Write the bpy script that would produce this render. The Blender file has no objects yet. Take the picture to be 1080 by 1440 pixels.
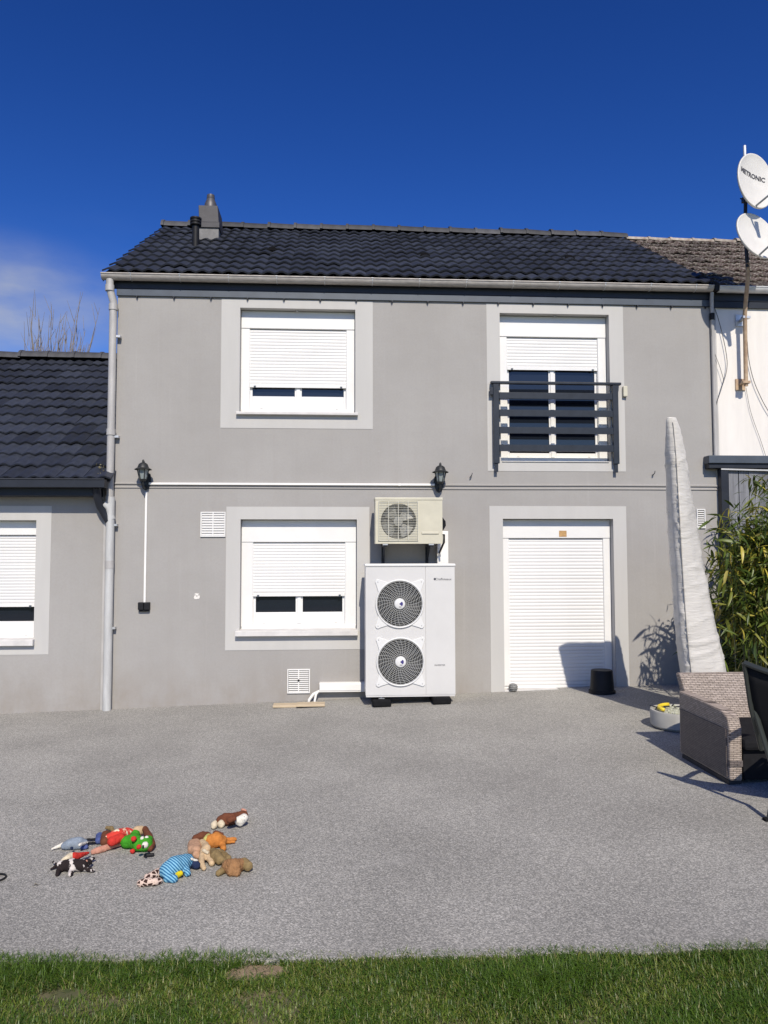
import bpy, bmesh, math, random
import numpy as np
from mathutils import Vector, Matrix, noise
R = math.radians
random.seed(7)
rng = np.random.default_rng(11)
C = bpy.context.scene.collection
scene = bpy.context.scene

# ------------------------------------------------------------------ camera
YAW, PIT, ROL = R(3.53), R(3.26), R(0.10)
FPX, CAM_H, CAM_D = 1080.0, 1.60, 8.85
cam_d = bpy.data.cameras.new('camera')
cam = bpy.data.objects.new('camera', cam_d)
C.objects.link(cam)
cam_d.sensor_fit = 'HORIZONTAL'
cam_d.sensor_width = 36
cam_d.lens = 36 * FPX / 1080
cam_d.clip_start, cam_d.clip_end = 0.05, 3000
cam.matrix_world = (Matrix.Translation((0, -CAM_D, CAM_H)) @ Matrix.Rotation(-YAW, 4, 'Z')
                    @ Matrix.Rotation(math.pi / 2 + PIT, 4, 'X') @ Matrix.Rotation(-ROL, 4, 'Z'))
scene.camera = cam

# ------------------------------------------------------------------ sky, sun, exposure
SUN = Vector((0.09, -1.0, 0.88)).normalized()           # towards the sun
world = bpy.data.worlds.new('World')
scene.world = world
world.use_nodes = True
nt = world.node_tree
bg = nt.nodes['Background']
sky = nt.nodes.new('ShaderNodeTexSky')
sky.sky_type = 'NISHITA'
sky.sun_disc = False
sky.sun_elevation = math.asin(SUN.z)
sky.sun_rotation = R(175)
sky.altitude = 300
sky.air_density = 1.0
sky.dust_density = 0.6
sky.ozone_density = 4.0
hs = nt.nodes.new('ShaderNodeHueSaturation')
hs.inputs['Hue'].default_value = 0.512
hs.inputs['Saturation'].default_value = 1.25
hs.inputs['Value'].default_value = 1.18
nt.links.new(sky.outputs[0], hs.inputs['Color'])
gm = nt.nodes.new('ShaderNodeGamma')
gm.inputs['Gamma'].default_value = 1.38
nt.links.new(hs.outputs['Color'], gm.inputs['Color'])
# thin cirrus, spread over the whole lower sky by direction
tc = nt.nodes.new('ShaderNodeTexCoord')
mp = nt.nodes.new('ShaderNodeMapping')
mp.inputs['Scale'].default_value = (1.2, 1.2, 5.0)
mp.inputs['Location'].default_value = (0.35, 0.0, 0.1)
nz = nt.nodes.new('ShaderNodeTexNoise')
nz.inputs['Scale'].default_value = 1.7
nz.inputs['Detail'].default_value = 6
nz.inputs['Roughness'].default_value = 0.5
cr = nt.nodes.new('ShaderNodeValToRGB')
cr.color_ramp.elements[0].position = 0.50
cr.color_ramp.elements[1].position = 0.78
cr.color_ramp.elements[0].color = (0, 0, 0, 1)
cr.color_ramp.elements[1].color = (.3, .3, .3, 1)
sx = nt.nodes.new('ShaderNodeSeparateXYZ')
mr = nt.nodes.new('ShaderNodeMapRange')
mr.inputs['From Min'].default_value = 0.40
mr.inputs['From Max'].default_value = 0.22
mul = nt.nodes.new('ShaderNodeMath'); mul.operation = 'MULTIPLY'
mix = nt.nodes.new('ShaderNodeMixRGB')
mix.inputs['Color2'].default_value = (8.6, 9.2, 10.6, 1)
L = nt.links.new
L(tc.outputs['Generated'], mp.inputs['Vector']); L(mp.outputs[0], nz.inputs['Vector'])
L(nz.outputs['Fac'], cr.inputs['Fac'])
L(tc.outputs['Generated'], sx.inputs[0]); L(sx.outputs['Z'], mr.inputs['Value'])
L(cr.outputs['Color'], mul.inputs[0]); L(mr.outputs['Result'], mul.inputs[1])
# one soft bank of cloud low over the annex
cb_ = (-0.395, 0.873, 0.287); cs_ = (4.0, 4.0, 11.0)
m2 = nt.nodes.new('ShaderNodeMapping'); m2.inputs['Scale'].default_value = cs_
m2.inputs['Location'].default_value = tuple(-a * b for a, b in zip(cb_, cs_))
ln = nt.nodes.new('ShaderNodeVectorMath'); ln.operation = 'LENGTH'
r3 = nt.nodes.new('ShaderNodeMapRange'); r3.interpolation_type = 'SMOOTHERSTEP'
r3.inputs['From Min'].default_value = 1.05; r3.inputs['From Max'].default_value = 0.0
n3 = nt.nodes.new('ShaderNodeTexNoise'); n3.inputs['Scale'].default_value = 3.0; n3.inputs['Detail'].default_value = 7
r4 = nt.nodes.new('ShaderNodeMapRange'); r4.inputs['From Min'].default_value = .3; r4.inputs['From Max'].default_value = .7
r4.inputs['To Min'].default_value = .30; r4.inputs['To Max'].default_value = .85
m4 = nt.nodes.new('ShaderNodeMath'); m4.operation = 'MULTIPLY'
mx_ = nt.nodes.new('ShaderNodeMath'); mx_.operation = 'MAXIMUM'
L(tc.outputs['Generated'], m2.inputs['Vector']); L(m2.outputs[0], ln.inputs[0]); L(ln.outputs['Value'], r3.inputs['Value'])
L(m2.outputs[0], n3.inputs['Vector']); L(n3.outputs['Fac'], r4.inputs['Value'])
L(r3.outputs[0], m4.inputs[0]); L(r4.outputs[0], m4.inputs[1])
L(m4.outputs[0], mx_.inputs[0]); L(mul.outputs[0], mx_.inputs[1])
L(mx_.outputs[0], mix.inputs['Fac']); L(gm.outputs['Color'], mix.inputs['Color1'])
L(mix.outputs['Color'], bg.inputs['Color'])
bg.inputs['Strength'].default_value = 0.052
sd = bpy.data.lights.new('sun', 'SUN')
sd.energy = 5.0
sd.angle = R(0.5)
sd.color = (1.0, 0.925, 0.80)
so = bpy.data.objects.new('sun', sd)
C.objects.link(so)
so.rotation_euler = SUN.to_track_quat('Z', 'Y').to_euler()
scene.view_settings.view_transform = 'Standard'
scene.view_settings.look = 'None'
scene.view_settings.exposure = 0.0
scene.view_settings.gamma = 1

# ------------------------------------------------------------------ photograph -> world
def ray(px, py):
    X, Y = (px - 540) / FPX, (720 - py) / FPX
    c, s = math.cos(ROL), math.sin(ROL); X, Y = c * X + s * Y, -s * X + c * Y
    c, s = math.cos(PIT), math.sin(PIT); d, u = c - s * Y, s + c * Y
    c, s = math.cos(YAW), math.sin(YAW)
    return Vector((c * X + s * d, -s * X + c * d, u))
def W(px, py, p=0.0):                       # point on the plane p metres in front of the facade
    r = ray(px, py); t = (CAM_D - p) / r.y
    return Vector((t * r.x, -p, CAM_H + t * r.z))
def gz(x):                                  # the terrace rises gently to the right
    return 0.031 * (max(-6, min(6, x)) - 0.8)
def G(px, py, h=0.0):                       # point h above the terrace
    r = ray(px, py); z = h
    for _ in range(5):
        t = (z - CAM_H) / r.z; z = gz(t * r.x) + h
    return Vector((t * r.x, -CAM_D + t * r.y, z))
def WX(px, py, p=0.0): return W(px, py, p).x
def WZ(px, py, p=0.0): return W(px, py, p).z

# ------------------------------------------------------------------ materials
MATS = {}
def mat(name, col, rough=.5, metal=0., var=0., vscale=6., bump=0., bscale=60., rnd=0., spec=.5, coat=0.,
        col2=None, stretch=(1, 1, 1), trans=0., bdist=.004, vlo=.3, vhi=.7):
    if name in MATS: return MATS[name]
    m = bpy.data.materials.new(name); m.use_nodes = True
    n = m.node_tree.nodes; l = m.node_tree.links.new
    b = n['Principled BSDF']
    b.inputs['Roughness'].default_value = rough
    b.inputs['Metallic'].default_value = metal
    b.inputs['Specular IOR Level'].default_value = spec
    b.inputs['Coat Weight'].default_value = coat
    if trans: b.inputs['Transmission Weight'].default_value = trans
    base = n.new('ShaderNodeRGB'); base.outputs[0].default_value = (*col, 1)
    out = base.outputs[0]
    if var or bump:
        t = n.new('ShaderNodeTexCoord'); mpn = n.new('ShaderNodeMapping')
        mpn.inputs['Scale'].default_value = stretch
        l(t.outputs['Object'], mpn.inputs['Vector'])
    if var:
        nn = n.new('ShaderNodeTexNoise'); nn.inputs['Scale'].default_value = vscale
        nn.inputs['Detail'].default_value = 6; nn.inputs['Roughness'].default_value = .6
        l(mpn.outputs[0], nn.inputs['Vector'])
        rp = n.new('ShaderNodeMapRange'); rp.inputs['From Min'].default_value = vlo; rp.inputs['From Max'].default_value = vhi
        l(nn.outputs['Fac'], rp.inputs['Value'])
        mx = n.new('ShaderNodeMixRGB')
        c2 = col2 if col2 else tuple(c * (1 - var) for c in col)
        c1 = col if col2 else tuple(min(1, c * (1 + var * .5)) for c in col)
        mx.inputs['Color1'].default_value = (*c1, 1); mx.inputs['Color2'].default_value = (*c2, 1)
        l(rp.outputs[0], mx.inputs['Fac']); out = mx.outputs[0]
    if rnd:
        oi = n.new('ShaderNodeObjectInfo'); mr_ = n.new('ShaderNodeMapRange')
        mr_.inputs['To Min'].default_value = 1 - rnd; mr_.inputs['To Max'].default_value = 1 + rnd
        l(oi.outputs['Random'], mr_.inputs['Value'])
        vm = n.new('ShaderNodeVectorMath'); vm.operation = 'SCALE'
        l(out, vm.inputs[0]); l(mr_.outputs[0], vm.inputs['Scale']); out = vm.outputs[0]
    l(out, b.inputs['Base Color'])
    if bump:
        bn = n.new('ShaderNodeTexNoise'); bn.inputs['Scale'].default_value = bscale; bn.inputs['Detail'].default_value = 4
        l(mpn.outputs[0], bn.inputs['Vector'])
        bp = n.new('ShaderNodeBump'); bp.inputs['Strength'].default_value = bump; bp.inputs['Distance'].default_value = bdist
        l(bn.outputs['Fac'], bp.inputs['Height']); l(bp.outputs[0], b.inputs['Normal'])
    MATS[name] = m
    return m

def render_mat():
    """grey facade paint with rain streaks, blotches and a dirty foot"""
    m = bpy.data.materials.new('grey_facade'); m.use_nodes = True
    n = m.node_tree.nodes; l = m.node_tree.links.new; b = n['Principled BSDF']
    b.inputs['Roughness'].default_value = .9; b.inputs['Specular IOR Level'].default_value = .2
    g = n.new('ShaderNodeNewGeometry')
    def nse(scale, stretch, det=5):
        mp_ = n.new('ShaderNodeMapping'); mp_.inputs['Scale'].default_value = stretch; l(g.outputs['Position'], mp_.inputs['Vector'])
        x = n.new('ShaderNodeTexNoise'); x.inputs['Scale'].default_value = scale; x.inputs['Detail'].default_value = det
        x.inputs['Roughness'].default_value = .62
        l(mp_.outputs[0], x.inputs['Vector']); return x.outputs['Fac']
    def rng_(v, a, b_, lo=0, hi=1):
        x = n.new('ShaderNodeMapRange'); x.inputs['From Min'].default_value = a; x.inputs['From Max'].default_value = b_
        x.inputs['To Min'].default_value = lo; x.inputs['To Max'].default_value = hi; l(v, x.inputs['Value']); return x.outputs[0]
    def mixc(f, c1, c2):
        x = n.new('ShaderNodeMixRGB'); l(f, x.inputs['Fac'])
        for k, c in (('Color1', c1), ('Color2', c2)):
            if isinstance(c, tuple): x.inputs[k].default_value = (*c, 1)
            else: l(c, x.inputs[k])
        return x.outputs[0]
    def mulm(a, k):
        x = n.new('ShaderNodeMath'); x.operation = 'MULTIPLY'; l(a, x.inputs[0])
        if isinstance(k, float): x.inputs[1].default_value = k
        else: l(k, x.inputs[1])
        return x.outputs[0]
    c = mixc(rng_(nse(.8, (1, 1, 1)), .35, .65), (.300, .287, .272), (.336, .323, .308))
    c = mixc(mulm(rng_(nse(3.0, (4, 4, .22)),   .48, .72), .16), c, (.27, .25, .235))
    c = mixc(mulm(rng_(nse(2.2, (7, 7, .16)), .6, .75), .16), c, (.45, .43, .41))
    c = mixc(mulm(rng_(nse(45, (1, 1, 1), 3), .4, .75), .22), c, (.25, .235, .22))
    c = mixc(mulm(rng_(nse(9, (1, 1, 1), 8), .70, .74), .5), c, (.50, .48, .46))
    sp = n.new('ShaderNodeSeparateXYZ'); l(g.outputs['Position'], sp.inputs[0])
    foot = mulm(rng_(sp.outputs['Z'], .45, -.05), rng_(nse(4, (1, 1, .6)), .3, .7))
    c = mixc(mulm(foot, .6), c, (.23, .195, .16))
    l(c, b.inputs['Base Color'])
    bp = n.new('ShaderNodeBump'); bp.inputs['Strength'].default_value = .35; bp.inputs['Distance'].default_value = .004
    l(nse(160, (1, 1, 1), 3), bp.inputs['Height'])
    bp2 = n.new('ShaderNodeBump'); bp2.inputs['Strength'].default_value = .35; bp2.inputs['Distance'].default_value = .03
    l(nse(1.6, (1, 1, 1), 3), bp2.inputs['Height']); l(bp.outputs[0], bp2.inputs['Normal'])
    l(bp2.outputs[0], b.inputs['Normal'])
    return m

def terrace_mat():
    m = bpy.data.materials.new('resin_gravel'); m.use_nodes = True
    n = m.node_tree.nodes; l = m.node_tree.links.new; b = n['Principled BSDF']
    b.inputs['Roughness'].default_value = .75; b.inputs['Specular IOR Level'].default_value = .35
    g = n.new('ShaderNodeNewGeometry')
    v = n.new('ShaderNodeTexVoronoi'); v.inputs['Scale'].default_value = 170
    l(g.outputs['Position'], v.inputs['Vector'])
    sp = n.new('ShaderNodeSeparateColor'); l(v.outputs['Color'], sp.inputs[0])
    cr_ = n.new('ShaderNodeValToRGB'); e = cr_.color_ramp.elements
    e[0].position = 0; e[0].color = (.165, .160, .145, 1); e[1].position = 1; e[1].color = (.46, .44, .40, 1)
    for p_, c_ in ((.25, (.20, .194, .177, 1)), (.55, (.272, .262, .240, 1)), (.8, (.335, .318, .285, 1))):
        x = e.new(p_); x.color = c_
    l(sp.outputs[0], cr_.inputs['Fac'])
    nn = n.new('ShaderNodeTexNoise'); nn.inputs['Scale'].default_value = 1.1; nn.inputs['Detail'].default_value = 8
    l(g.outputs['Position'], nn.inputs['Vector'])
    r_ = n.new('ShaderNodeMapRange'); r_.inputs['From Min'].default_value = .3; r_.inputs['From Max'].default_value = .7
    r_.inputs['To Min'].default_value = .92; r_.inputs['To Max'].default_value = 1.20; l(nn.outputs['Fac'], r_.inputs['Value'])
    vm = n.new('ShaderNodeVectorMath'); vm.operation = 'SCALE'; l(cr_.outputs[0], vm.inputs[0]); l(r_.outputs[0], vm.inputs['Scale'])
    # pale lime smears
    mp_ = n.new('ShaderNodeMapping'); mp_.inputs['Scale'].default_value = (.7, 2.2, 1); l(g.outputs['Position'], mp_.inputs['Vector'])
    n2 = n.new('ShaderNodeTexNoise'); n2.inputs['Scale'].default_value = 1.3; n2.inputs['Detail'].default_value = 9; n2.inputs['Roughness'].default_value = .7
    l(mp_.outputs[0], n2.inputs['Vector'])
    r2 = n.new('ShaderNodeMapRange'); r2.inputs['From Min'].default_value = .60; r2.inputs['From Max'].default_value = .72
    r2.inputs['To Max'].default_value = .5; l(n2.outputs['Fac'], r2.inputs['Value'])
    mx = n.new('ShaderNodeMixRGB'); mx.inputs['Color2'].default_value = (.36, .345, .32, 1)
    l(r2.outputs[0], mx.inputs['Fac']); l(vm.outputs[0], mx.inputs['Color1'])
    l(mx.outputs[0], b.inputs['Base Color'])
    bp = n.new('ShaderNodeBump'); bp.inputs['Strength'].default_value = .45; bp.inputs['Distance'].default_value = .005; bp.invert = True
    l(v.outputs['Distance'], bp.inputs['Height']); l(bp.outputs[0], b.inputs['Normal'])
    return m

def pattern_mat(name, kind, c1, c2, scale, rough=.95, thr=.5, soft=.03, stretch=(1, 1, 1), fuzz=.5):
    """plush prints and woven goods: stripes / patches"""
    m = bpy.data.materials.new(name); m.use_nodes = True
    n = m.node_tree.nodes; l = m.node_tree.links.new; b = n['Principled BSDF']
    b.inputs['Roughness'].default_value = rough; b.inputs['Specular IOR Level'].default_value = .15
    t = n.new('ShaderNodeTexCoord'); mp_ = n.new('ShaderNodeMapping'); mp_.inputs['Scale'].default_value = stretch
    l(t.outputs['Object'], mp_.inputs['Vector'])
    if kind == 'stripe':
        x = n.new('ShaderNodeTexWave'); x.inputs['Scale'].default_value = scale; x.inputs['Distortion'].default_value = 1.5
        x.inputs['Detail'].default_value = 1; x.bands_direction = 'DIAGONAL'; o = x.outputs['Fac']
    elif kind == 'cells':
        x = n.new('ShaderNodeTexVoronoi'); x.feature = 'DISTANCE_TO_EDGE'; x.inputs['Scale'].default_value = scale; o = x.outputs['Distance']
    else:
        x = n.new('ShaderNodeTexNoise'); x.inputs['Scale'].default_value = scale; o = x.outputs['Fac']
    l(mp_.outputs[0], x.inputs['Vector'])
    r_ = n.new('ShaderNodeMapRange'); r_.inputs['From Min'].default_value = thr - soft; r_.inputs['From Max'].default_value = thr + soft
    l(o, r_.inputs['Value'])
    mx = n.new('ShaderNodeMixRGB'); mx.inputs['Color1'].default_value = (*c1, 1); mx.inputs['Color2'].default_value = (*c2, 1)
    l(r_.outputs[0], mx.inputs['Fac']); l(mx.outputs[0], b.inputs['Base Color'])
    nn = n.new('ShaderNodeTexNoise'); nn.inputs['Scale'].default_value = 350; l(t.outputs['Object'], nn.inputs['Vector'])
    bp = n.new('ShaderNodeBump'); bp.inputs['Strength'].default_value = fuzz; bp.inputs['Distance'].default_value = .004
    l(nn.outputs['Fac'], bp.inputs['Height']); l(bp.outputs[0], b.inputs['Normal'])
    return m

def wicker_mat(name, c1, c2, c3):
    m = bpy.data.materials.new(name); m.use_nodes = True
    n = m.node_tree.nodes; l = m.node_tree.links.new; b = n['Principled BSDF']
    b.inputs['Roughness'].default_value = .6
    g = n.new('ShaderNodeNewGeometry'); sp = n.new('ShaderNodeSeparateXYZ'); l(g.outputs['Position'], sp.inputs[0])
    ad = n.new('ShaderNodeMath'); ad.operation = 'ADD'; l(sp.outputs['X'], ad.inputs[0]); l(sp.outputs['Y'], ad.inputs[1])
    cb = n.new('ShaderNodeCombineXYZ'); l(ad.outputs[0], cb.inputs['X']); l(sp.outputs['Z'], cb.inputs['Y'])
    br = n.new('ShaderNodeTexBrick'); br.inputs['Scale'].default_value = 1.0
    br.inputs['Brick Width'].default_value = .045; br.inputs['Row Height'].default_value = .0125
    br.inputs['Mortar Size'].default_value = .0016; br.inputs['Mortar Smooth'].default_value = .9
    br.inputs['Color1'].default_value = (*c1, 1); br.inputs['Color2'].default_value = (*c2, 1); br.inputs['Mortar'].default_value = (*c3, 1)
    l(cb.outputs[0], br.inputs['Vector'])
    nn = n.new('ShaderNodeTexNoise'); nn.inputs['Scale'].default_value = 30; nn.inputs['Detail'].default_value = 5
    l(cb.outputs[0], nn.inputs['Vector'])
    r_ = n.new('ShaderNodeMapRange'); r_.inputs['To Min'].default_value = .6; r_.inputs['To Max'].default_value = 1.35; l(nn.outputs['Fac'], r_.inputs['Value'])
    vm = n.new('ShaderNodeVectorMath'); vm.operation = 'SCALE'; l(br.outputs['Color'], vm.inputs[0]); l(r_.outputs[0], vm.inputs['Scale'])
    l(vm.outputs[0], b.inputs['Base Color'])
    bp = n.new('ShaderNodeBump'); bp.inputs['Strength'].default_value = 1; bp.inputs['Distance'].default_value = .008; bp.invert = True
    l(br.outputs['Fac'], bp.inputs['Height']); l(bp.outputs[0], b.inputs['Normal'])
    return m

def leaf_mat(name, ramp, transl=.25):
    m = bpy.data.materials.new(name); m.use_nodes = True
    n = m.node_tree.nodes; l = m.node_tree.links.new; b = n['Principled BSDF']
    b.inputs['Roughness'].default_value = .45
    oi = n.new('ShaderNodeObjectInfo'); at = n.new('ShaderNodeAttribute'); at.attribute_name = 'tint'
    ad = n.new('ShaderNodeMath'); ad.operation = 'ADD'; l(oi.outputs['Random'], ad.inputs[0]); l(at.outputs['Fac'], ad.inputs[1])
    fr = n.new('ShaderNodeMath'); fr.operation = 'FRACT'; l(ad.outputs[0], fr.inputs[0])
    cr_ = n.new('ShaderNodeValToRGB'); e = cr_.color_ramp.elements
    e[0].position = ramp[0][0]; e[0].color = (*ramp[0][1], 1); e[1].position = ramp[-1][0]; e[1].color = (*ramp[-1][1], 1)
    for p_, c_ in ramp[1:-1]:
        x = e.new(p_); x.color = (*c_, 1)
    l(fr.outputs[0], cr_.inputs['Fac']); l(cr_.outputs[0], b.inputs['Base Color'])
    tr = n.new('ShaderNodeBsdfTranslucent'); l(cr_.outputs[0], tr.inputs['Color'])
    ms = n.new('ShaderNodeMixShader'); ms.inputs['Fac'].default_value = transl
    l(b.outputs[0], ms.inputs[1]); l(tr.outputs[0], ms.inputs[2])
    l(ms.outputs[0], n['Material Output'].inputs['Surface'])
    return m

M_wall = render_mat()
M_terrace = terrace_mat()
M_trim = mat('pale_grey_paint', (.462, .450, .430), .85, var=.05, vscale=1.5, bump=.2, bscale=200, spec=.2, stretch=(3, 3, .5))
M_white_wall = mat('white_render', (.70, .665, .62), .9, var=.10, vscale=2.0, bump=.25, bscale=150, spec=.2, stretch=(3, 3, .4))
M_pvc = mat('white_pvc', (.69, .68, .66), .38, var=.05, vscale=3)
M_slat = mat('white_shutter_slat', (.67, .66, .645), .42, rnd=.025, var=.06, vscale=4, stretch=(.5, 1, 1))
M_sill = mat('pale_sill', (.58, .56, .54), .8, var=.15, vscale=8, bump=.2)
M_glass = mat('dark_glass', (.010, .013, .020), .03, spec=.6)
M_tile = mat('anthracite_tile', (.028, .032, .044), .55, rnd=.38, var=.4, vscale=9, bump=.5, bscale=120, spec=.4)
M_tile_old = mat('lichen_tile', (.052, .032, .026), .9, rnd=.35, var=.5, vscale=34, bump=.9, bscale=70, col2=(.30, .28, .23), vlo=.50, vhi=.64)
M_ridge = mat('ridge_cap', (.055, .056, .062), .7, rnd=.35, var=.5, vscale=7, bump=.5)
M_ridge_old = mat('old_ridge', (.18, .13, .10), .9, rnd=.3, var=.5, vscale=12, bump=.7, col2=(.40, .36, .30))
M_deck = mat('roof_deck', (.015, .015, .018), .9)
M_zinc = mat('zinc_gutter', (.42, .39, .36), .55, metal=.25, var=.25, vscale=8, stretch=(1.5, 4, 4))
M_zinc_new = mat('bright_zinc', (.62, .62, .62), .45, metal=.3, var=.15, vscale=8)
M_pipe = mat('grey_pipe', (.40, .385, .37), .5, var=.18, vscale=6, stretch=(3, 3, .6))
M_pipe_low = mat('pale_grey_pipe', (.46, .46, .45), .45, var=.15, vscale=6, stretch=(3, 3, .6))
M_anth = mat('anthracite_paint', (.018, .021, .029), .45, var=.2, vscale=5, spec=.3)
M_anth2 = mat('slate_blue_metal', (.055, .068, .088), .45, var=.2, vscale=6)
M_rail = mat('railing_paint', (.020, .025, .035), .42, var=.25, vscale=9, spec=.3)
M_chim = mat('chimney_sheet', (.046, .043, .048), .6, var=.35, vscale=7, bump=.2)
M_chim_base = mat('chimney_block', (.19, .185, .18), .85, var=.25, vscale=14)
M_cowl = mat('cowl_metal', (.085, .08, .085), .5, metal=.25, var=.3, vscale=12)
M_black = mat('black_plastic', (.012, .012, .014), .55, var=.3, vscale=10, spec=.22)
M_hood = mat('vent_tile_hood', (.008, .008, .009), .9, spec=.05)
M_rubber = mat('black_rubber', (.010, .010, .011), .9, spec=.12, var=.3, vscale=20, bump=.3)
M_lantern = mat('lantern_metal', (.015, .017, .018), .5, var=.4, vscale=30, bump=.3, bscale=120)
M_lglass = mat('lantern_glass', (.22, .25, .25), .08, spec=.6)
M_hp = mat('heat_pump_enamel', (.55, .54, .525), .4, var=.05, vscale=3)
M_hp_hi = mat('heat_pump_cover', (.63, .625, .61), .38, var=.04, vscale=3)
M_beige = mat('aged_beige_enamel', (.52, .49, .385), .45, var=.10, vscale=5)
M_wire = mat('grille_wire', (.40, .40, .385), .5, spec=.3)
M_wire_b = mat('beige_wire', (.60, .58, .49), .4)
M_cavity = mat('fan_cavity', (.010, .011, .012), .8, var=.4, vscale=14, spec=.15)
M_cavity_b = mat('dusty_cavity', (.10, .10, .09), .8, var=.4, vscale=14)
M_blade = mat('fan_blade', (.018, .019, .021), .5, spec=.3)
M_blade_b = mat('pale_fan_blade', (.22, .22, .20), .45)
M_galv = mat('galvanised', (.55, .55, .55), .4, metal=.6, var=.2, vscale=20)
M_blue = mat('logo_blue', (.04, .03, .16), .4)
M_ink = mat('print_ink', (.05, .05, .06), .6)
M_trunk = mat('white_trunking', (.74, .72, .69), .45, var=.07, vscale=4)
M_hose = mat('white_hose', (.66, .64, .60), .5)
M_board = mat('pale_board', (.50, .40, .27), .8, var=.2, vscale=10, stretch=(1, 12, 12))
M_rust = mat('rusty_beige_pole', (.48, .36, .24), .7, var=.35, vscale=14, col2=(.30, .19, .12))
M_pole = mat('dark_pole', (.03, .03, .035), .5)
M_dish = mat('dish_paint', (.63, .61, .57), .5, var=.08, vscale=6)
M_dish_rim = mat('dish_back', (.30, .31, .31), .5, var=.2, vscale=8)
M_cable = mat('black_cable', (.02, .02, .02), .6)
M_fence = mat('weathered_board', (.150, .153, .165), .75, rnd=.25, var=.45, vscale=7, stretch=(6, 6, .35), bump=.3, bscale=30)
M_cover = mat('parasol_cover', (.60, .57, .525), .42, var=.10, vscale=5, bump=.45, bscale=12, bdist=.012, stretch=(.7, .7, 4.5))
M_seam = mat('cover_seam', (.30, .285, .26), .8)
M_wicker = wicker_mat('wicker', (.29, .235, .195), (.40, .33, .28), (.085, .065, .053))
M_wicker_shade = wicker_mat('shaded_wicker', (.16, .13, .12), (.12, .10, .092), (.04, .033, .03))  # darker copy of the wicker, shade put into its colour
M_cush_shade = mat('cushion_and_shaded_seat', (.014, .014, .016), .9, spec=.1, var=.2, vscale=20, bump=.3)  # dark cushion cloth, also paints the shaded seat front
M_sling = mat('black_sling', (.012, .012, .013), .8, bump=.3, bscale=300, spec=.15)
M_alu = mat('dark_alu', (.045, .05, .045), .35, metal=.3)
M_planter = mat('pale_planter', (.40, .39, .36), .7, var=.15, vscale=8)
M_yellow = mat('yellow_plastic', (.70, .52, .03), .45)
M_soil = mat('potting_soil', (.25, .25, .17), .95, var=.7, vscale=35, col2=(.55, .56, .46))
M_sticker = mat('kraft_sticker', (.44, .26, .10), .6, var=.35, vscale=60)
M_stone = mat('grey_ball', (.20, .20, .195), .6, var=.6, vscale=70)
M_bark = mat('grey_bark', (.22, .19, .17), .9, var=.3, vscale=4)
M_cane = mat('bamboo_cane', (.05, .055, .022), .5, var=.4, vscale=9)
M_leaf = leaf_mat('bamboo_leaf', [(0, (.032, .055, .008)), (.35, (.058, .092, .012)), (.65, (.105, .140, .018)), (.86, (.19, .19, .03)), (.93, (.46, .38, .04)), (1, (.28, .25, .10))])
M_drylf = leaf_mat('dry_leaf', [(0, (.20, .17, .08)), (1, (.30, .25, .14))])
M_grass = leaf_mat('grass_blade', [(0, (.040, .088, .006)), (.4, (.074, .142, .010)), (.75, (.120, .190, .018)), (.93, (.19, .22, .035)), (1, (.30, .27, .11))], .3)
M_earth = mat('lawn_earth', (.045, .060, .015), .95, var=.7, vscale=7, col2=(.16, .13, .075), bump=.6, bscale=90)
M_meadow = mat('meadow', (.05, .085, .02), .95, var=.4, vscale=.4)

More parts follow.
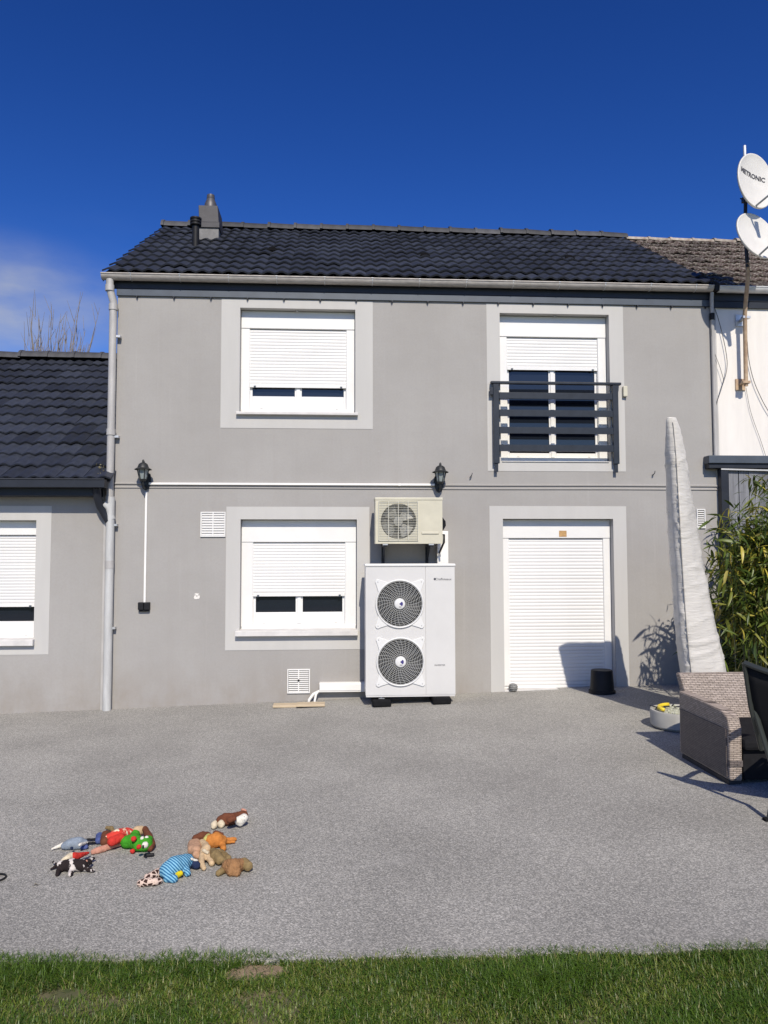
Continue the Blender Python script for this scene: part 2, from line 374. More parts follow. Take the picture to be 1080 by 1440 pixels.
# ------------------------------------------------------------------ mesh builder
ORG = {}
class MB:
    def __init__(s): s.v = []; s.f = []
    def add(s, vs, fs):
        k = len(s.v); s.v += [tuple(v) for v in vs]; s.f += [tuple(i + k for i in f) for f in fs]; return s
    def box(s, x0, x1, y0, y1, z0, z1):
        return s.add([(x0, y0, z0), (x1, y0, z0), (x1, y1, z0), (x0, y1, z0), (x0, y0, z1), (x1, y0, z1), (x1, y1, z1), (x0, y1, z1)],
                     [(0, 3, 2, 1), (4, 5, 6, 7), (0, 1, 5, 4), (1, 2, 6, 5), (2, 3, 7, 6), (3, 0, 4, 7)])
    def prism(s, pts, d):                    # extrude a planar polygon by vector d
        n = len(pts); d = Vector(d)
        return s.add(list(pts) + [Vector(p) + d for p in pts],
                     [tuple(range(n))[::-1], tuple(range(n, 2 * n))] + [(i, (i + 1) % n, n + (i + 1) % n, n + i) for i in range(n)])
    def tube(s, pts, r, n=8, cap=True):      # polyline tube, r a number or one per point
        pts = [Vector(p) for p in pts]; rs = r if isinstance(r, (list, tuple)) else [r] * len(pts)
        vs = []; fs = []; up = None
        for i, p in enumerate(pts):
            d = (pts[min(i + 1, len(pts) - 1)] - pts[max(i - 1, 0)]).normalized()
            if up is None: up = d.orthogonal().normalized()
            up = (up - d * up.dot(d)).normalized(); b = d.cross(up)
            for k in range(n):
                a = 2 * math.pi * k / n
                vs.append(p + (up * math.cos(a) + b * math.sin(a)) * rs[i])
        for i in range(len(pts) - 1):
            for k in range(n):
                fs.append((i * n + k, i * n + (k + 1) % n, (i + 1) * n + (k + 1) % n, (i + 1) * n + k))
        if cap: fs += [tuple(range(n))[::-1], tuple(range((len(pts) - 1) * n, len(pts) * n))]
        return s.add(vs, fs)
    def ring(s, c, R_, r, n=40, k=5, axis='y', sz=1.0):
        vs = []; fs = []; c = Vector(c)
        for i in range(n):
            a = 2 * math.pi * i / n
            for j in range(k):
                b = 2 * math.pi * j / k; q = R_ + r * math.cos(b); h = r * math.sin(b)
                if axis == 'y': vs.append(c + Vector((q * math.cos(a), h, q * math.sin(a) * sz)))
                else: vs.append(c + Vector((q * math.cos(a), q * math.sin(a) * sz, h)))
        for i in range(n):
            for j in range(k):
                fs.append((i * k + j, ((i + 1) % n) * k + j, ((i + 1) % n) * k + (j + 1) % k, i * k + (j + 1) % k))
        return s.add(vs, fs)
    def lathe(s, prof, c=(0, 0, 0), n=24, axis='z'):
        vs = []; fs = []; c = Vector(c); m = len(prof)
        for i in range(n):
            a = 2 * math.pi * i / n
            for r, h in prof:
                vs.append(c + (Vector((r * math.cos(a), r * math.sin(a), h)) if axis == 'z' else Vector((r * math.cos(a), h, r * math.sin(a)))))
        for i in range(n):
            for j in range(m - 1):
                fs.append((i * m + j, ((i + 1) % n) * m + j, ((i + 1) % n) * m + j + 1, i * m + j + 1))
        return s.add(vs, fs)
    def ball(s, c, r, n=12, m=8):
        c = Vector(c); r = r if isinstance(r, (tuple, list, Vector)) else (r, r, r)
        vs = [c + Vector((0, 0, r[2]))]
        for j in range(1, m):
            b = math.pi * j / m
            for i in range(n):
                a = 2 * math.pi * i / n
                vs.append(c + Vector((r[0] * math.sin(b) * math.cos(a), r[1] * math.sin(b) * math.sin(a), r[2] * math.cos(b))))
        vs.append(c - Vector((0, 0, r[2]))); fs = []
        for i in range(n): fs.append((0, 1 + i, 1 + (i + 1) % n))
        for j in range(m - 2):
            for i in range(n):
                a = 1 + j * n; fs.append((a + i, a + n + i, a + n + (i + 1) % n, a + (i + 1) % n))
        e = len(vs) - 1; a = 1 + (m - 2) * n
        for i in range(n): fs.append((e, a + (i + 1) % n, a + i))
        return s.add(vs, fs)
    def plate_hole(s, x0, x1, z0, z1, cx, cz, r, y, n=48):   # flat plate facing -y with a round hole
        vs = []; fs = []
        for i in range(n):
            a = 2 * math.pi * i / n; dx, dz = math.cos(a), math.sin(a)
            t = min(((x1 - cx) / dx if dx > 1e-9 else (x0 - cx) / dx if dx < -1e-9 else 1e9),
                    ((z1 - cz) / dz if dz > 1e-9 else (z0 - cz) / dz if dz < -1e-9 else 1e9))
            vs += [(cx + r * dx, y, cz + r * dz), (cx + t * dx, y, cz + t * dz)]
        for i in range(n):
            j = (i + 1) % n; fs.append((2 * i, 2 * i + 1, 2 * j + 1, 2 * j))
        s.add(vs, fs)
        for X, Z in ((x0, z0), (x1, z0), (x1, z1), (x0, z1)):      # square the corners off
            a = math.atan2(Z - cz, X - cx) % (2 * math.pi); i = int(a / (2 * math.pi) * n) % n; j = (i + 1) % n
            s.add([vs[2 * i + 1], vs[2 * j + 1], (X, y, Z)], [(0, 1, 2)])
        return s
    def build(s, name, m, parent=None, smooth=False, bevel=0., local=False, fix=True):
        me = bpy.data.meshes.new(name)
        o_ = ORG.get(parent.name, Vector((0, 0, 0))) if parent is not None and not local else Vector((0, 0, 0))
        me.from_pydata([tuple(Vector(v) - o_) for v in s.v], [], s.f)
        if fix:
            bm = bmesh.new(); bm.from_mesh(me); bmesh.ops.recalc_face_normals(bm, faces=bm.faces); bm.to_mesh(me); bm.free()
        me.materials.append(m)
        o = bpy.data.objects.new(name, me); C.objects.link(o)
        if parent is not None: o.parent = parent
        ORG[o.name] = o_
        if smooth:
            me.shade_smooth()
            if smooth != 'all': me.set_sharp_from_angle(angle=R(40))
        if bevel:
            b = o.modifiers.new('bevel', 'BEVEL'); b.width = bevel; b.segments = 2; b.limit_method = 'ANGLE'; b.angle_limit = R(40)
        return o
def tag(o, label=None, cat=None, group=None, kind=None):
    if label: o['label'] = label
    if cat: o['category'] = cat
    if group: o['group'] = group
    if kind: o['kind'] = kind
    return o
def thing(name, loc, label, cat, group=None):
    o = bpy.data.objects.new(name, None); C.objects.link(o); o.location = loc; o.empty_display_size = .1
    ORG[o.name] = Vector(loc)
    return tag(o, label, cat, group)
def inst(src, name, parent, loc=None, rot=None, scale=None, matrix=None):   # another object on shared mesh data
    o = bpy.data.objects.new(name, src.data); C.objects.link(o); o.parent = parent
    ORG[o.name] = ORG.get(parent.name, Vector((0, 0, 0)))
    if matrix is not None: o.matrix_local = matrix
    else:
        if loc is not None: o.location = loc
        if rot is not None: o.rotation_euler = rot
        if scale is not None: o.scale = scale
    return o
def text_mesh(name, body, size, m, parent, matrix, depth=.0008, bold=0.0):
    cu = bpy.data.curves.new(name, 'FONT'); cu.body = body; cu.size = size; cu.extrude = depth; cu.align_x = 'CENTER'; cu.align_y = 'CENTER'; cu.offset = bold
    t = bpy.data.objects.new(name + '_tmp', cu); C.objects.link(t)
    dg = bpy.context.evaluated_depsgraph_get(); me = bpy.data.meshes.new_from_object(t.evaluated_get(dg)); bpy.data.objects.remove(t)
    me.name = name; me.materials.clear(); me.materials.append(m)
    o = bpy.data.objects.new(name, me); C.objects.link(o); o.parent = parent
    mm = Matrix.Translation(-ORG.get(parent.name, Vector((0, 0, 0)))) @ matrix
    o.matrix_local = mm
    return o

# ------------------------------------------------------------------ ground
def sheet(name, m, xs, ys, dz, flat=False):
    b = MB(); nx, ny = len(xs), len(ys)
    vs = [(x, y, (gz(x) + dz)) for y in ys for x in xs]
    fs = [(j * nx + i, j * nx + i + 1, (j + 1) * nx + i + 1, (j + 1) * nx + i) for j in range(ny - 1) for i in range(nx - 1)]
    b.add(vs, fs); return tag(b.build(name, m), kind='structure')
sheet('ground', M_meadow, [-900, -60, -6, 6, 60, 900], [-900, -60, 60, 900], -.05)
LAWN_Y = -5.68
edge = [(G(a_, b_).x, G(a_, b_).y) for a_, b_ in ((-120, 1351), (200, 1350), (540, 1346), (800, 1340), (1080, 1333))]
edge = [(-20, edge[0][1])] + edge + [(20, edge[-1][1])]
def lawn_edge(x):
    for (a, b), (c, d) in zip(edge, edge[1:]):
        if a <= x <= c: return b + (d - b) * (x - a) / (c - a)
    return -5.7
xs = [-20, -12, -6] + [i * .25 for i in range(-16, 17)] + [6, 12, 20]
b = MB()
for i, x in enumerate(xs):
    j = random.uniform(-.012, .012) if abs(x) < 5 else 0
    b.v += [(x, lawn_edge(x) + j, gz(x) - .06), (x, lawn_edge(x) + j, gz(x)), (x, .1, gz(x))]
for i in range(len(xs) - 1):
    a = 3 * i; b.f += [(a, a + 3, a + 4, a + 1), (a + 1, a + 4, a + 5, a + 2)]
tag(b.build('terrace', M_terrace), kind='structure')
sheet('lawn', M_earth, [-20, -6, -3, 0, 3, 6, 20], [-16, -9, -7, -5.5], -.022)

bq_ = G(362, 1363); b = MB(); pts = []
for k in range(22):
    a = 2 * math.pi * k / 22; r_ = 1 + .22 * noise.noise(Vector((math.cos(a) * 2, math.sin(a) * 2, 5)))
    pts.append((bq_.x + .13 * r_ * math.cos(a), bq_.y + .06 * r_ * math.sin(a), gz(bq_.x) - .014))
b.add(pts, [tuple(range(22))])
tag(b.build('soil_patch', mat('dry_soil', (.26, .19, .12), .95, var=.4, vscale=40, bump=.8, bscale=120), fix=False), kind='structure')
# grass blades
def grass(name, x0, x1, y0, yfn, dens, h0, h1):
    n = int((x1 - x0) * 1.0 * dens * abs(y0 + 5.68))
    x = rng.uniform(x0, x1, n); y = y0 + rng.uniform(0, 1, n) ** 1.0 * (np.array([yfn(a) for a in x]) - y0 + .02)
    keep = np.ones(n, bool)
    den = np.array([noise.noise(Vector((a * 2.2, b * 3.5, 3.1))) for a, b in zip(x, y)])
    edge_d = np.array([yfn(a) for a in x]) - y
    # the thin worn patches
    bq = G(362, 1363); wob = .25 * np.array([noise.noise(Vector((a * 14, b * 14, 2))) for a, b in zip(x, y)])
    bare = ((x - bq.x) / .13) ** 2 + ((y - bq.y) / .055) ** 2 < 1 + 2 * wob
    bare |= ((x + 1.05) / .10) ** 2 + ((y + 5.74) / .04) ** 2 < 1
    keep &= ~(bare & (rng.random(n) < .90)); keep &= ~((den < -.28) & (rng.random(n) < .55))
    x, y, den, edge_d = x[keep], y[keep], den[keep], edge_d[keep]; n = len(x)
    h = rng.uniform(h0, h1, n) * (1 + .7 * den) * np.where(edge_d < .22, 1.15, 1.0)
    az = rng.uniform(0, 2 * np.pi, n); lean = rng.uniform(.35, 1.4, n)
    wd = rng.uniform(.0009, .0019, n)
    dx, dy = np.cos(az), np.sin(az); z0 = np.array([gz(a) for a in x]) - .024
    px_, py_ = -dy * wd, dx * wd
    V = np.zeros((n, 7, 3))
    for k, (t, wf) in enumerate(((0, 1), (.4, .95), (.75, .65))):
        ox = dx * lean * h * t ** 1.8; oy = dy * lean * h * t ** 1.8; oz = h * t * (1 - .25 * lean * t)
        V[:, 2 * k, 0] = x + ox + px_ * wf; V[:, 2 * k, 1] = y + oy + py_ * wf; V[:, 2 * k, 2] = z0 + oz
        V[:, 2 * k + 1, 0] = x + ox - px_ * wf; V[:, 2 * k + 1, 1] = y + oy - py_ * wf; V[:, 2 * k + 1, 2] = z0 + oz
    V[:, 6, 0] = x + dx * lean * h; V[:, 6, 1] = y + dy * lean * h; V[:, 6, 2] = z0 + h * (1 - .25 * lean)
    base = np.arange(n)[:, None] * 7
    tri = np.concatenate([base + np.array(t) for t in ((0, 1, 3), (0, 3, 2), (2, 3, 5), (2, 5, 4), (4, 5, 6))], 1).reshape(-1)
    me = bpy.data.meshes.new(name); me.vertices.add(n * 7); me.vertices.foreach_set('co', V.reshape(-1))
    nt_ = len(tri) // 3; me.loops.add(len(tri)); me.loops.foreach_set('vertex_index', tri.astype(np.int32))
    me.polygons.add(nt_); me.polygons.foreach_set('loop_start', np.arange(0, nt_ * 3, 3, dtype=np.int32))
    me.update(calc_edges=True); me.validate()
    a = me.attributes.new('tint', 'FLOAT', 'POINT')
    tint = np.clip(.42 + .5 * den + rng.normal(0, .2, n), 0, .97); tint[rng.random(n) < .035] = .97
    a.data.foreach_set('value', np.repeat(tint, 7).astype(np.float32))
    me.materials.append(M_grass)
    o = bpy.data.objects.new(name, me); C.objects.link(o)
    return tag(o, 'short green lawn grass along the front of the terrace', 'grass', kind='stuff')
grass('grass', -2.6, 3.0, -7.15, lambda x: lawn_edge(x) + .012 + .030 * noise.noise(Vector((x * 4.5, 0, 1))) + .022 * noise.noise(Vector((x * 15, 0, 5))), 36000, .018, .042)

# ------------------------------------------------------------------ roof tiles
def tile_mesh(m, name='roof_tile'):
    w, Lt, n, PA = .30, .40, 10, .026
    b = MB(); prof = [(i / n * w, PA * (0.5 - 0.5 * math.cos(2 * math.pi * 2 * i / n)) ** .85) for i in range(n + 1)]
    z = lambda v: .036 - .088 * v
    for x, h in prof:
        b.v += [(x, 0, z(0) + h - .020), (x, 0, z(0) + h), (x, Lt, z(Lt) + h)]
    for i in range(n):
        a = 3 * i; b.f += [(a, a + 3, a + 4, a + 1), (a + 1, a + 4, a + 5, a + 2)]
    b.f += [(0, 1, 2), (3 * n, 3 * n + 2, 3 * n + 1)]
    o = b.build(name, m, fix=False, smooth=True)
    return o
def lay_tiles(roof, m, x0, ncol, nrow, y_eave, z_eave, slope, gauge, first_stuff_col=None, cut=None, jit=1.0, skip=None):
    proto = tile_mesh(m); used = False; st = MB()
    sl, cs = math.sin(slope), math.cos(slope)
    for r in range(nrow):
        for c in range(ncol):
            if cut and cut(c, r): continue
            d = r * gauge
            loc = Vector((x0 + c * .30, y_eave + d * cs, z_eave + d * sl)) + Vector((random.uniform(-.003, .003), 0, random.uniform(0, .006))) * jit
            mt = Matrix.Translation(loc) @ Matrix.Rotation(slope + R(random.uniform(-.6, .6)) * jit, 4, 'X') @ Matrix.Rotation(R(random.uniform(-.8, .8)) * jit, 4, 'Y') @ Matrix.Rotation(R(random.uniform(-.5, .5)) * jit, 4, 'Z')
            if skip and skip(c, r):
                st.add([mt @ v.co for v in proto.data.vertices], [tuple(p.vertices) for p in proto.data.polygons]); continue
            if not used:
                o = proto; o.parent = roof; o.matrix_local = mt; used = True; ORG[o.name] = ORG.get(roof.name, Vector((0, 0, 0)))
            else: inst(proto, 'roof_tile', roof, matrix=mt)
    if st.v:
        o = st.build('roof_tile', m, roof, smooth=True, fix=False); tag(o, kind='stuff')
def ridge_caps(roof, m, x0, x1, y, z, step=.40, r=.175, name='ridge_cap'):
    proto = None; x = x0; i = 0
    while x < x1 - .05:
        lg = step + .03
        if proto is None:
            b = MB(); n = 8
            for s_, rr in ((0, r * 1.06), (.04, r * 1.06), (.045, r * .97), (lg, r * .93)):
                for k in range(n + 1):
                    a = math.pi * k / n; b.v.append((s_, rr * math.cos(a), rr * .75 * math.sin(a)))
            for j in range(3):
                for k in range(n): b.f.append((j * (n + 1) + k, j * (n + 1) + k + 1, (j + 1) * (n + 1) + k + 1, (j + 1) * (n + 1) + k))
            b.f += [tuple(range(n + 1))]
            o = b.build(name, m, roof, smooth=True, local=True)
            proto = o
        else: o = inst(proto, name, roof)
        o.location = (x, y + random.uniform(-.006, .006), z + random.uniform(-.006, .01)); o.rotation_euler = (0, R(random.uniform(-.8, .8) + 1), R(random.uniform(-1, 1)))
        x += step; i += 1

EY, EZ = -.10, 4.832                          # eave line of the tiles
RY = 2.85; RZ = 6.635
SLOPE = math.atan2(RZ - EZ, RY - EY); SL = math.hypot(RZ - EZ, RY - EY)
HX0, HX1 = -2.515, 4.515                     # house walls
VX0, VX1 = -2.665, 4.535                       # roof verges

# ------------------------------------------------------------------ facade helpers
def facade(name, x0, x1, z0, z1, holes, m, parent, y=0.0, back=None, gable=None):
    xs = sorted({x0, x1, *[h[0] for h in holes], *[h[1] for h in holes]})
    zs = sorted({z0, z1, *[h[2] for h in holes], *[h[3] for h in holes]})
    b = MB()
    for i in range(len(xs) - 1):
        for j in range(len(zs) - 1):
            cx, cz = (xs[i] + xs[i + 1]) / 2, (zs[j] + zs[j + 1]) / 2
            if any(h[0] < cx < h[1] and h[2] < cz < h[3] for h in holes): continue
            b.add([(xs[i], y, zs[j]), (xs[i + 1], y, zs[j]), (xs[i + 1], y, zs[j + 1]), (xs[i], y, zs[j + 1])], [(0, 1, 2, 3)])
    if back:
        b.add([(x0, y, z0), (x0, back, z0), (x0, back, z1), (x0, y, z1)], [(0, 3, 2, 1)])
        b.add([(x1, y, z0), (x1, back, z0), (x1, back, z1), (x1, y, z1)], [(0, 1, 2, 3)])
        b.add([(x0, back, z0), (x1, back, z0), (x1, back, z1), (x0, back, z1)], [(0, 3, 2, 1)])
        if gable:
            for x in (x0, x1): b.add([(x, y, z1), (x, back, z1), (x, (y + back) / 2, gable)], [(0, 1, 2)])
    return b.build(name, m, parent, fix=False)
REV = .115
def surround(parent, out, hole, y=0.0, bottom=True, m=None):
    """painted band round an opening, 4 mm proud, with the painted reveals"""
    ox0, ox1, oz0, oz1 = out; x0, x1, z0, z1 = hole; f = y - .004; b = MB()
    def q(a0, a1, c0, c1): b.box(a0, a1, f, y + .002, c0, c1)
    q(ox0, x0, oz0, oz1); q(x1, ox1, oz0, oz1); q(x0, x1, z1, oz1)
    if oz0 < z0: q(x0, x1, oz0, z0)
    for (A, B) in (((x0, z0), (x0, z1)), ((x1, z1), (x1, z0)), ((x0, z1), (x1, z1)), ((x1, z0), (x0, z0))):
        b.add([(A[0], f, A[1]), (B[0], f, B[1]), (B[0], y + REV + .02, B[1]), (A[0], y + REV + .02, A[1])], [(0, 1, 2, 3)])
    return b.build('window_surround', m or M_trim, parent, fix=False)
def slat_proto(width, pitch, depth=.0042):
    b = MB(); n = 5
    for s_ in (0, width):
        for k in range(n + 1):
            t = k / n; b.v.append((s_, -depth * math.sin(math.pi * t) ** .55, .0006 + t * (pitch - .0012)))
        b.v += [(s_, .004, pitch - .0006), (s_, .004, .0006)]
    k = n + 3
    for i in range(k): b.f.append((i, (i + 1) % k, k + (i + 1) % k, k + i))
    b.f += [tuple(range(k)), tuple(range(k, 2 * k))]
    return b
def slats(win, x0, x1, ztop, zbot, y, n, m=None):
    pitch = (ztop - zbot) / n; proto = None
    for i in range(n):
        dy = random.uniform(-.0012, .0012)
        if proto is None:
            proto = slat_proto(x1 - x0, pitch).build('shutter_slat', m or M_slat, win, smooth=True, local=True); o = proto
        else: o = inst(proto, 'shutter_slat', win)
        o.location = Vector((x0, y + dy, ztop - (i + 1) * pitch)) - ORG[win.name]
        o.rotation_euler = (0, R(random.uniform(-.05, .05)), 0)
def frame_bm(x0, x1, z0, z1, t, y0, y1, tb=None, tt=None):
    tb = t if tb is None else tb; tt = t if tt is None else tt; b = MB()
    b.box(x0, x0 + t, y0, y1, z0, z1); b.box(x1 - t, x1, y0, y1, z0, z1)
    b.box(x0 + t, x1 - t, y0, y1, z0, z0 + tb); b.box(x0 + t, x1 - t, y0, y1, z1 - tt, z1)
    return b

# ------------------------------------------------------------------ the house
house = thing('house', (0, 0, 0), 'two storey grey rendered house with dark tiled roof and white shutters', 'house')
def hole_px(l, r, t, b, ym=None):
    return [WX(l, (t + b) / 2), WX(r, (t + b) / 2), WZ((l + r) / 2, b), WZ((l + r) / 2, t)]
H_UL = hole_px(337.2, 499.6, 434.2, 580.0)
H_UR = hole_px(703.5, 857.6, 441.5, 648.5)
H_LL = hole_px(337.6, 501.8, 730.3, 886.0)
H_DR = hole_px(708.3, 864.2, 729.6, 969.5)
wall = facade('wall', HX0, HX1, -.6, 4.70, [H_UL, H_UR, H_LL, H_DR], M_wall, house, back=5.7, gable=6.50)
O_UL = hole_px(310.8, 524.2, 422.2, 602.6); O_UR = hole_px(684.8, 877.8, 428.5, 662.8)
O_LL = hole_px(317.5, 519.5, 712.7, 913.7); O_DR = hole_px(689.3, 882.7, 711.8, 971.0)
O_DR[2] = -.05; H_DR_f = list(H_DR)
for o_, h_ in ((O_UL, H_UL), (O_UR, H_UR), (O_LL, H_LL), (O_DR, H_DR)): surround(house, o_, h_)

def window(parent, hole, label, zs_top, zs_bot, n, guide=.075, box_h=None, mull=True, sash_bot=.10, sill=None, door=False, y=0.0, right_extra=0.0):
    """roller-shutter window filling its opening; the frame is the part, everything else its sub-parts"""
    x0, x1, z0, z1 = hole; yf = y + REV
    w = frame_bm(x0, x1, z0, z1, guide, yf, yf + .06, tb=.055 if not door else .02, tt=max(.02, z1 - zs_top)).build('window' if not door else 'door', M_pvc, parent, bevel=.003)
    if label: w['label'] = label
    # shutter box stands a little proud over the slats
    MB().box(x0 + .004, x1 - .004, yf - .022, yf - .001, zs_top + .006, z1 - .006).build('shutter_box', M_pvc, w, bevel=.004)
    for a, c in ((x0 + .004, x0 + guide - .006), (x1 - guide + .006, x1 - .004)):
        MB().box(a, c, yf - .014, yf - .001, z0 + .03, zs_top + .004).build('guide_rail', M_pvc, w, bevel=.003)
    a, c = x0 + guide - .004, x1 - guide + .004
    slats(w, a, c, zs_top - .004, zs_bot + .045, yf + .006, n)
    MB().box(a, c, yf - .006, yf + .012, zs_bot, zs_bot + .043).build('bottom_bar', M_pvc, w, bevel=.003)
    if not door:
        for xx in (a + .06, c - .06):
            MB().box(xx - .012, xx + .012, yf - .016, yf - .007, zs_bot - .004, zs_bot + .018).build('shutter_stop', M_anth2, w)
        ys = yf + .028
        xm = (a + c) / 2; sb = z0 + sash_bot
        # two casements with dark panes
        for (l_, r_) in ((a - .01, xm - .001), (xm + .001, c + .01)):
            fr = frame_bm(l_, r_, z0 + .05, zs_top, .040, ys, ys + .04, tb=max(.03, sb - z0 - .05)).build('sash', M_pvc, w, bevel=.004)
            MB().box(l_ + .03, r_ - .03, ys + .018, ys + .022, sb - .02, zs_top - .05).build('pane', M_glass, w)
        if mull: MB().box(xm - .022, xm + .022, ys - .012, ys - .001, z0 + .06, zs_top - .01).build('mullion', M_pvc, w, bevel=.004)
        MB().box(x0 + .01, x1 - .01, yf - .030, yf - .001, z0 + .004, z0 + .05).build('frame_foot', M_pvc, w, bevel=.006)
        for xx in (a + (c - a) * .12, c - (c - a) * .1):
            MB().box(xx - .014, xx + .014, ys - .003, ys - .0005, z0 + .065, z0 + .072).build('drain_cap', M_trim, w)
    if sill:
        s0, s1, zt, zb, p = sill
        bb = MB(); bb.prism([(s0, y - p, zb), (s0, y - p, zt - .008), (s0, yf - .031, zt + .004), (s0, yf - .031, zb)], (s1 - s0, 0, 0))
        bb.build('window_sill', M_sill, w, bevel=.004)
    return w
def zz(x, y): return WZ(x, y, -REV)
sill_z = H_UL[2]
window(house, H_UL, 'square upstairs window with its shutter nearly closed', zz(418, 464), zz(418, 545.5), 17, guide=WX(352, 500, -REV) - H_UL[0],
       sash_bot=zz(418, 557) - H_UL[2], sill=(WX(332.7, 581), WX(503.3, 583), H_UL[2] + .004, H_UL[2] - .035, .060))
window(house, H_UR, 'tall upstairs french window with its shutter one third down', zz(778, 475.5), zz(778, 521), 9, guide=WX(713, 500, -REV) - H_UR[0],
       sash_bot=zz(778, 637) - H_UR[2], sill=(WX(706, 650), WX(856, 650), H_UR[2] + .004, H_UR[2] - .012, .018))
window(house, H_LL, 'ground floor window with shutter down to a gap', zz(418, 763), zz(418, 838.5), 16, guide=WX(356.5, 800, -REV) - H_LL[0],
       sash_bot=zz(418, 861) - H_LL[2], sill=(WX(331.5, 890), WX(503.2, 890), H_LL[2] + .004, H_LL[2] - .060, .075))
door = window(house, H_DR, 'ground floor door with its white roller shutter fully closed', zz(780, 757.5), zz(780, 968.5), 43, guide=.095, door=True)
# step-up block under the door shutter
MB().box(H_DR[0], H_DR[1], -.01, REV + .03, -.3, H_DR[2] + .003).build('threshold', M_sill, house)
st = W(791.5, 750.5, -REV + .024)
MB().box(st.x - .045, st.x + .045, REV - .025, REV - .0235, st.z - .036, st.z + .036).build('sticker', M_sticker, door)
# screw-eyes under the lintels
for px, py, h_ in ((418, 434, H_UL), (780, 443, H_UR)):
    p_ = W(px, py, -.05); MB().ball((p_.x, .05, h_[3] - .012), .012, 10, 6).build('hook', M_galv, house, smooth='all')

# belt course: two shallow ledges
zb = WZ(560, 682.5)
for z0_, h_, p_ in ((zb, .014, .016), (zb - .043, .010, .012)):
    b = MB(); xx = [HX0 + .002, -1.2, .3, 1.8, 3.2, HX1 - .002]
    for i in range(len(xx)):
        sag = random.uniform(-.004, .004)
        b.v += [(xx[i], -p_, z0_ + sag), (xx[i], -p_, z0_ + h_ + sag), (xx[i], .0, z0_ + h_ + .008 + sag), (xx[i], .0, z0_ - .004 + sag)]
    for i in range(len(xx) - 1):
        a = 4 * i
        for k in range(4): b.f.append((a + k, a + (k + 1) % 4, a + 4 + (k + 1) % 4, a + 4 + k))
    b.f += [(0, 1, 2, 3), tuple(range(len(b.v) - 4, len(b.v)))]
    b.build('belt_course', M_wall, house)

# soffit, frieze board and clips
MB().box(VX0 + .02, HX1, -.034, -.002, 4.668, 4.835).build('fascia_board', M_anth, house, bevel=.003)
MB().box(HX0 - .01, HX1, -.026, -.002, 4.588, 4.667).build('frieze_board', M_anth2, house, bevel=.003)
pr = None
for i in range(17):
    x = HX0 + .22 + i * .42
    if pr is None:
        b = MB(); b.prism([(-.012, -.036, 0), (.012, -.036, 0), (0, -.036, -.028)], (0, .03, 0)); pr = b.build('frieze_clip', M_anth, house, local=True); o = pr
    else: o = inst(pr, 'frieze_clip', house)
    o.location = (x, 0, 4.5878)

# roof
b = MB()
top = lambda y: EZ + (y - EY) * math.tan(SLOPE) - .03
b.add([(VX0, EY + .02, top(EY + .02)), (VX1, EY + .02, top(EY + .02)), (VX1, RY, top(RY)), (VX0, RY, top(RY)), (VX0, 5.8, EZ), (VX1, 5.8, EZ)], [(0, 1, 2, 3), (3, 2, 5, 4)])
b.add([(VX0, EY + .02, top(EY + .02) - .09), (VX0, RY, top(RY) - .09), (VX0, RY, top(RY)), (VX0, EY + .02, top(EY + .02)), (VX0, 5.8, EZ - .09), (VX0, 5.8, EZ)], [(0, 1, 2, 3), (1, 4, 5, 2)])
roof = b.build('roof', M_deck, house, fix=False)
lay_tiles(roof, M_tile, VX0, 24, 11, EY, EZ - .012, SLOPE, SL / 11 - .002)
ridge_caps(roof, M_ridge, VX0 + .0, VX1 - .02, RY, RZ - .035)
for px, py in ((383, 351), (597, 359.5), (800, 362.5)):      # half-round ventilation tiles
    d = 0.0
    r_ = ray(px, py)
    # meet the roof slope
    t = (EZ + .03 + (-CAM_D - EY) * math.tan(SLOPE) - CAM_H) / (r_.z - r_.y * math.tan(SLOPE))
    q = Vector((0, -CAM_D, CAM_H)) + r_ * t
    b = MB(); n = 10
    for s_, rr in ((-.06, .06), (.16, .015)):
        for k in range(n + 1):
            a = math.pi * k / n; b.v.append((q.x + rr * 1.15 * math.cos(a), q.y + s_ * math.cos(SLOPE), q.z + s_ * math.sin(SLOPE) + rr * .85 * math.sin(a)))
    for k in range(n): b.f.append((k, k + 1, n + 2 + k, n + 1 + k))
    b.f.append(tuple(range(n + 1)))
    b.build('vent_tile', M_hood, roof)

# gutter with brackets
def gutter(parent, m, x0, x1, y, z, r=.058, nb=12, name='gutter'):
    b = MB(); n = 10
    for x in (x0, x1):
        for rr in (r, r - .004):
            for k in range(n + 1):
                a = math.pi + math.pi * k / n; b.v.append((x, y + rr * math.cos(a), z + rr * math.sin(a)))
    m_ = n + 1
    for k in range(n):
        b.f.append((k, k + 1, 2 * m_ + k + 1, 2 * m_ + k)); b.f.append((m_ + k, 3 * m_ + k, 3 * m_ + k + 1, m_ + k + 1))
    for s_ in (0, 2 * m_): b.f.append(tuple(range(s_, s_ + m_)))
    b.tube([(x0, y - r, z + .004), (x1, y - r, z + .004)], .009, 8)
    g_ = b.build(name, m, parent, smooth=True, fix=False)
    pr = None
    for i in range(nb):
        x = x0 + (x1 - x0) * (i + .6) / nb
        if pr is None:
            q = MB(); q.tube([(0, r * 1.03 * math.cos(math.pi + math.pi * k / 8), r * 1.03 * math.sin(math.pi + math.pi * k / 8)) for k in range(9)], .006, 5)
            q.box(-.012, .012, -r - .012, r + .02, .004, .009)
            pr = q.build('gutter_bracket', M_galv, g_, local=True); o = pr
        else: o = inst(pr, 'gutter_bracket', g_)
        o.location = (x, y, z)
    return g_
GZ = 4.797
gutter(house, M_zinc, VX0 - .005, 4.475, -.094, GZ, nb=13)

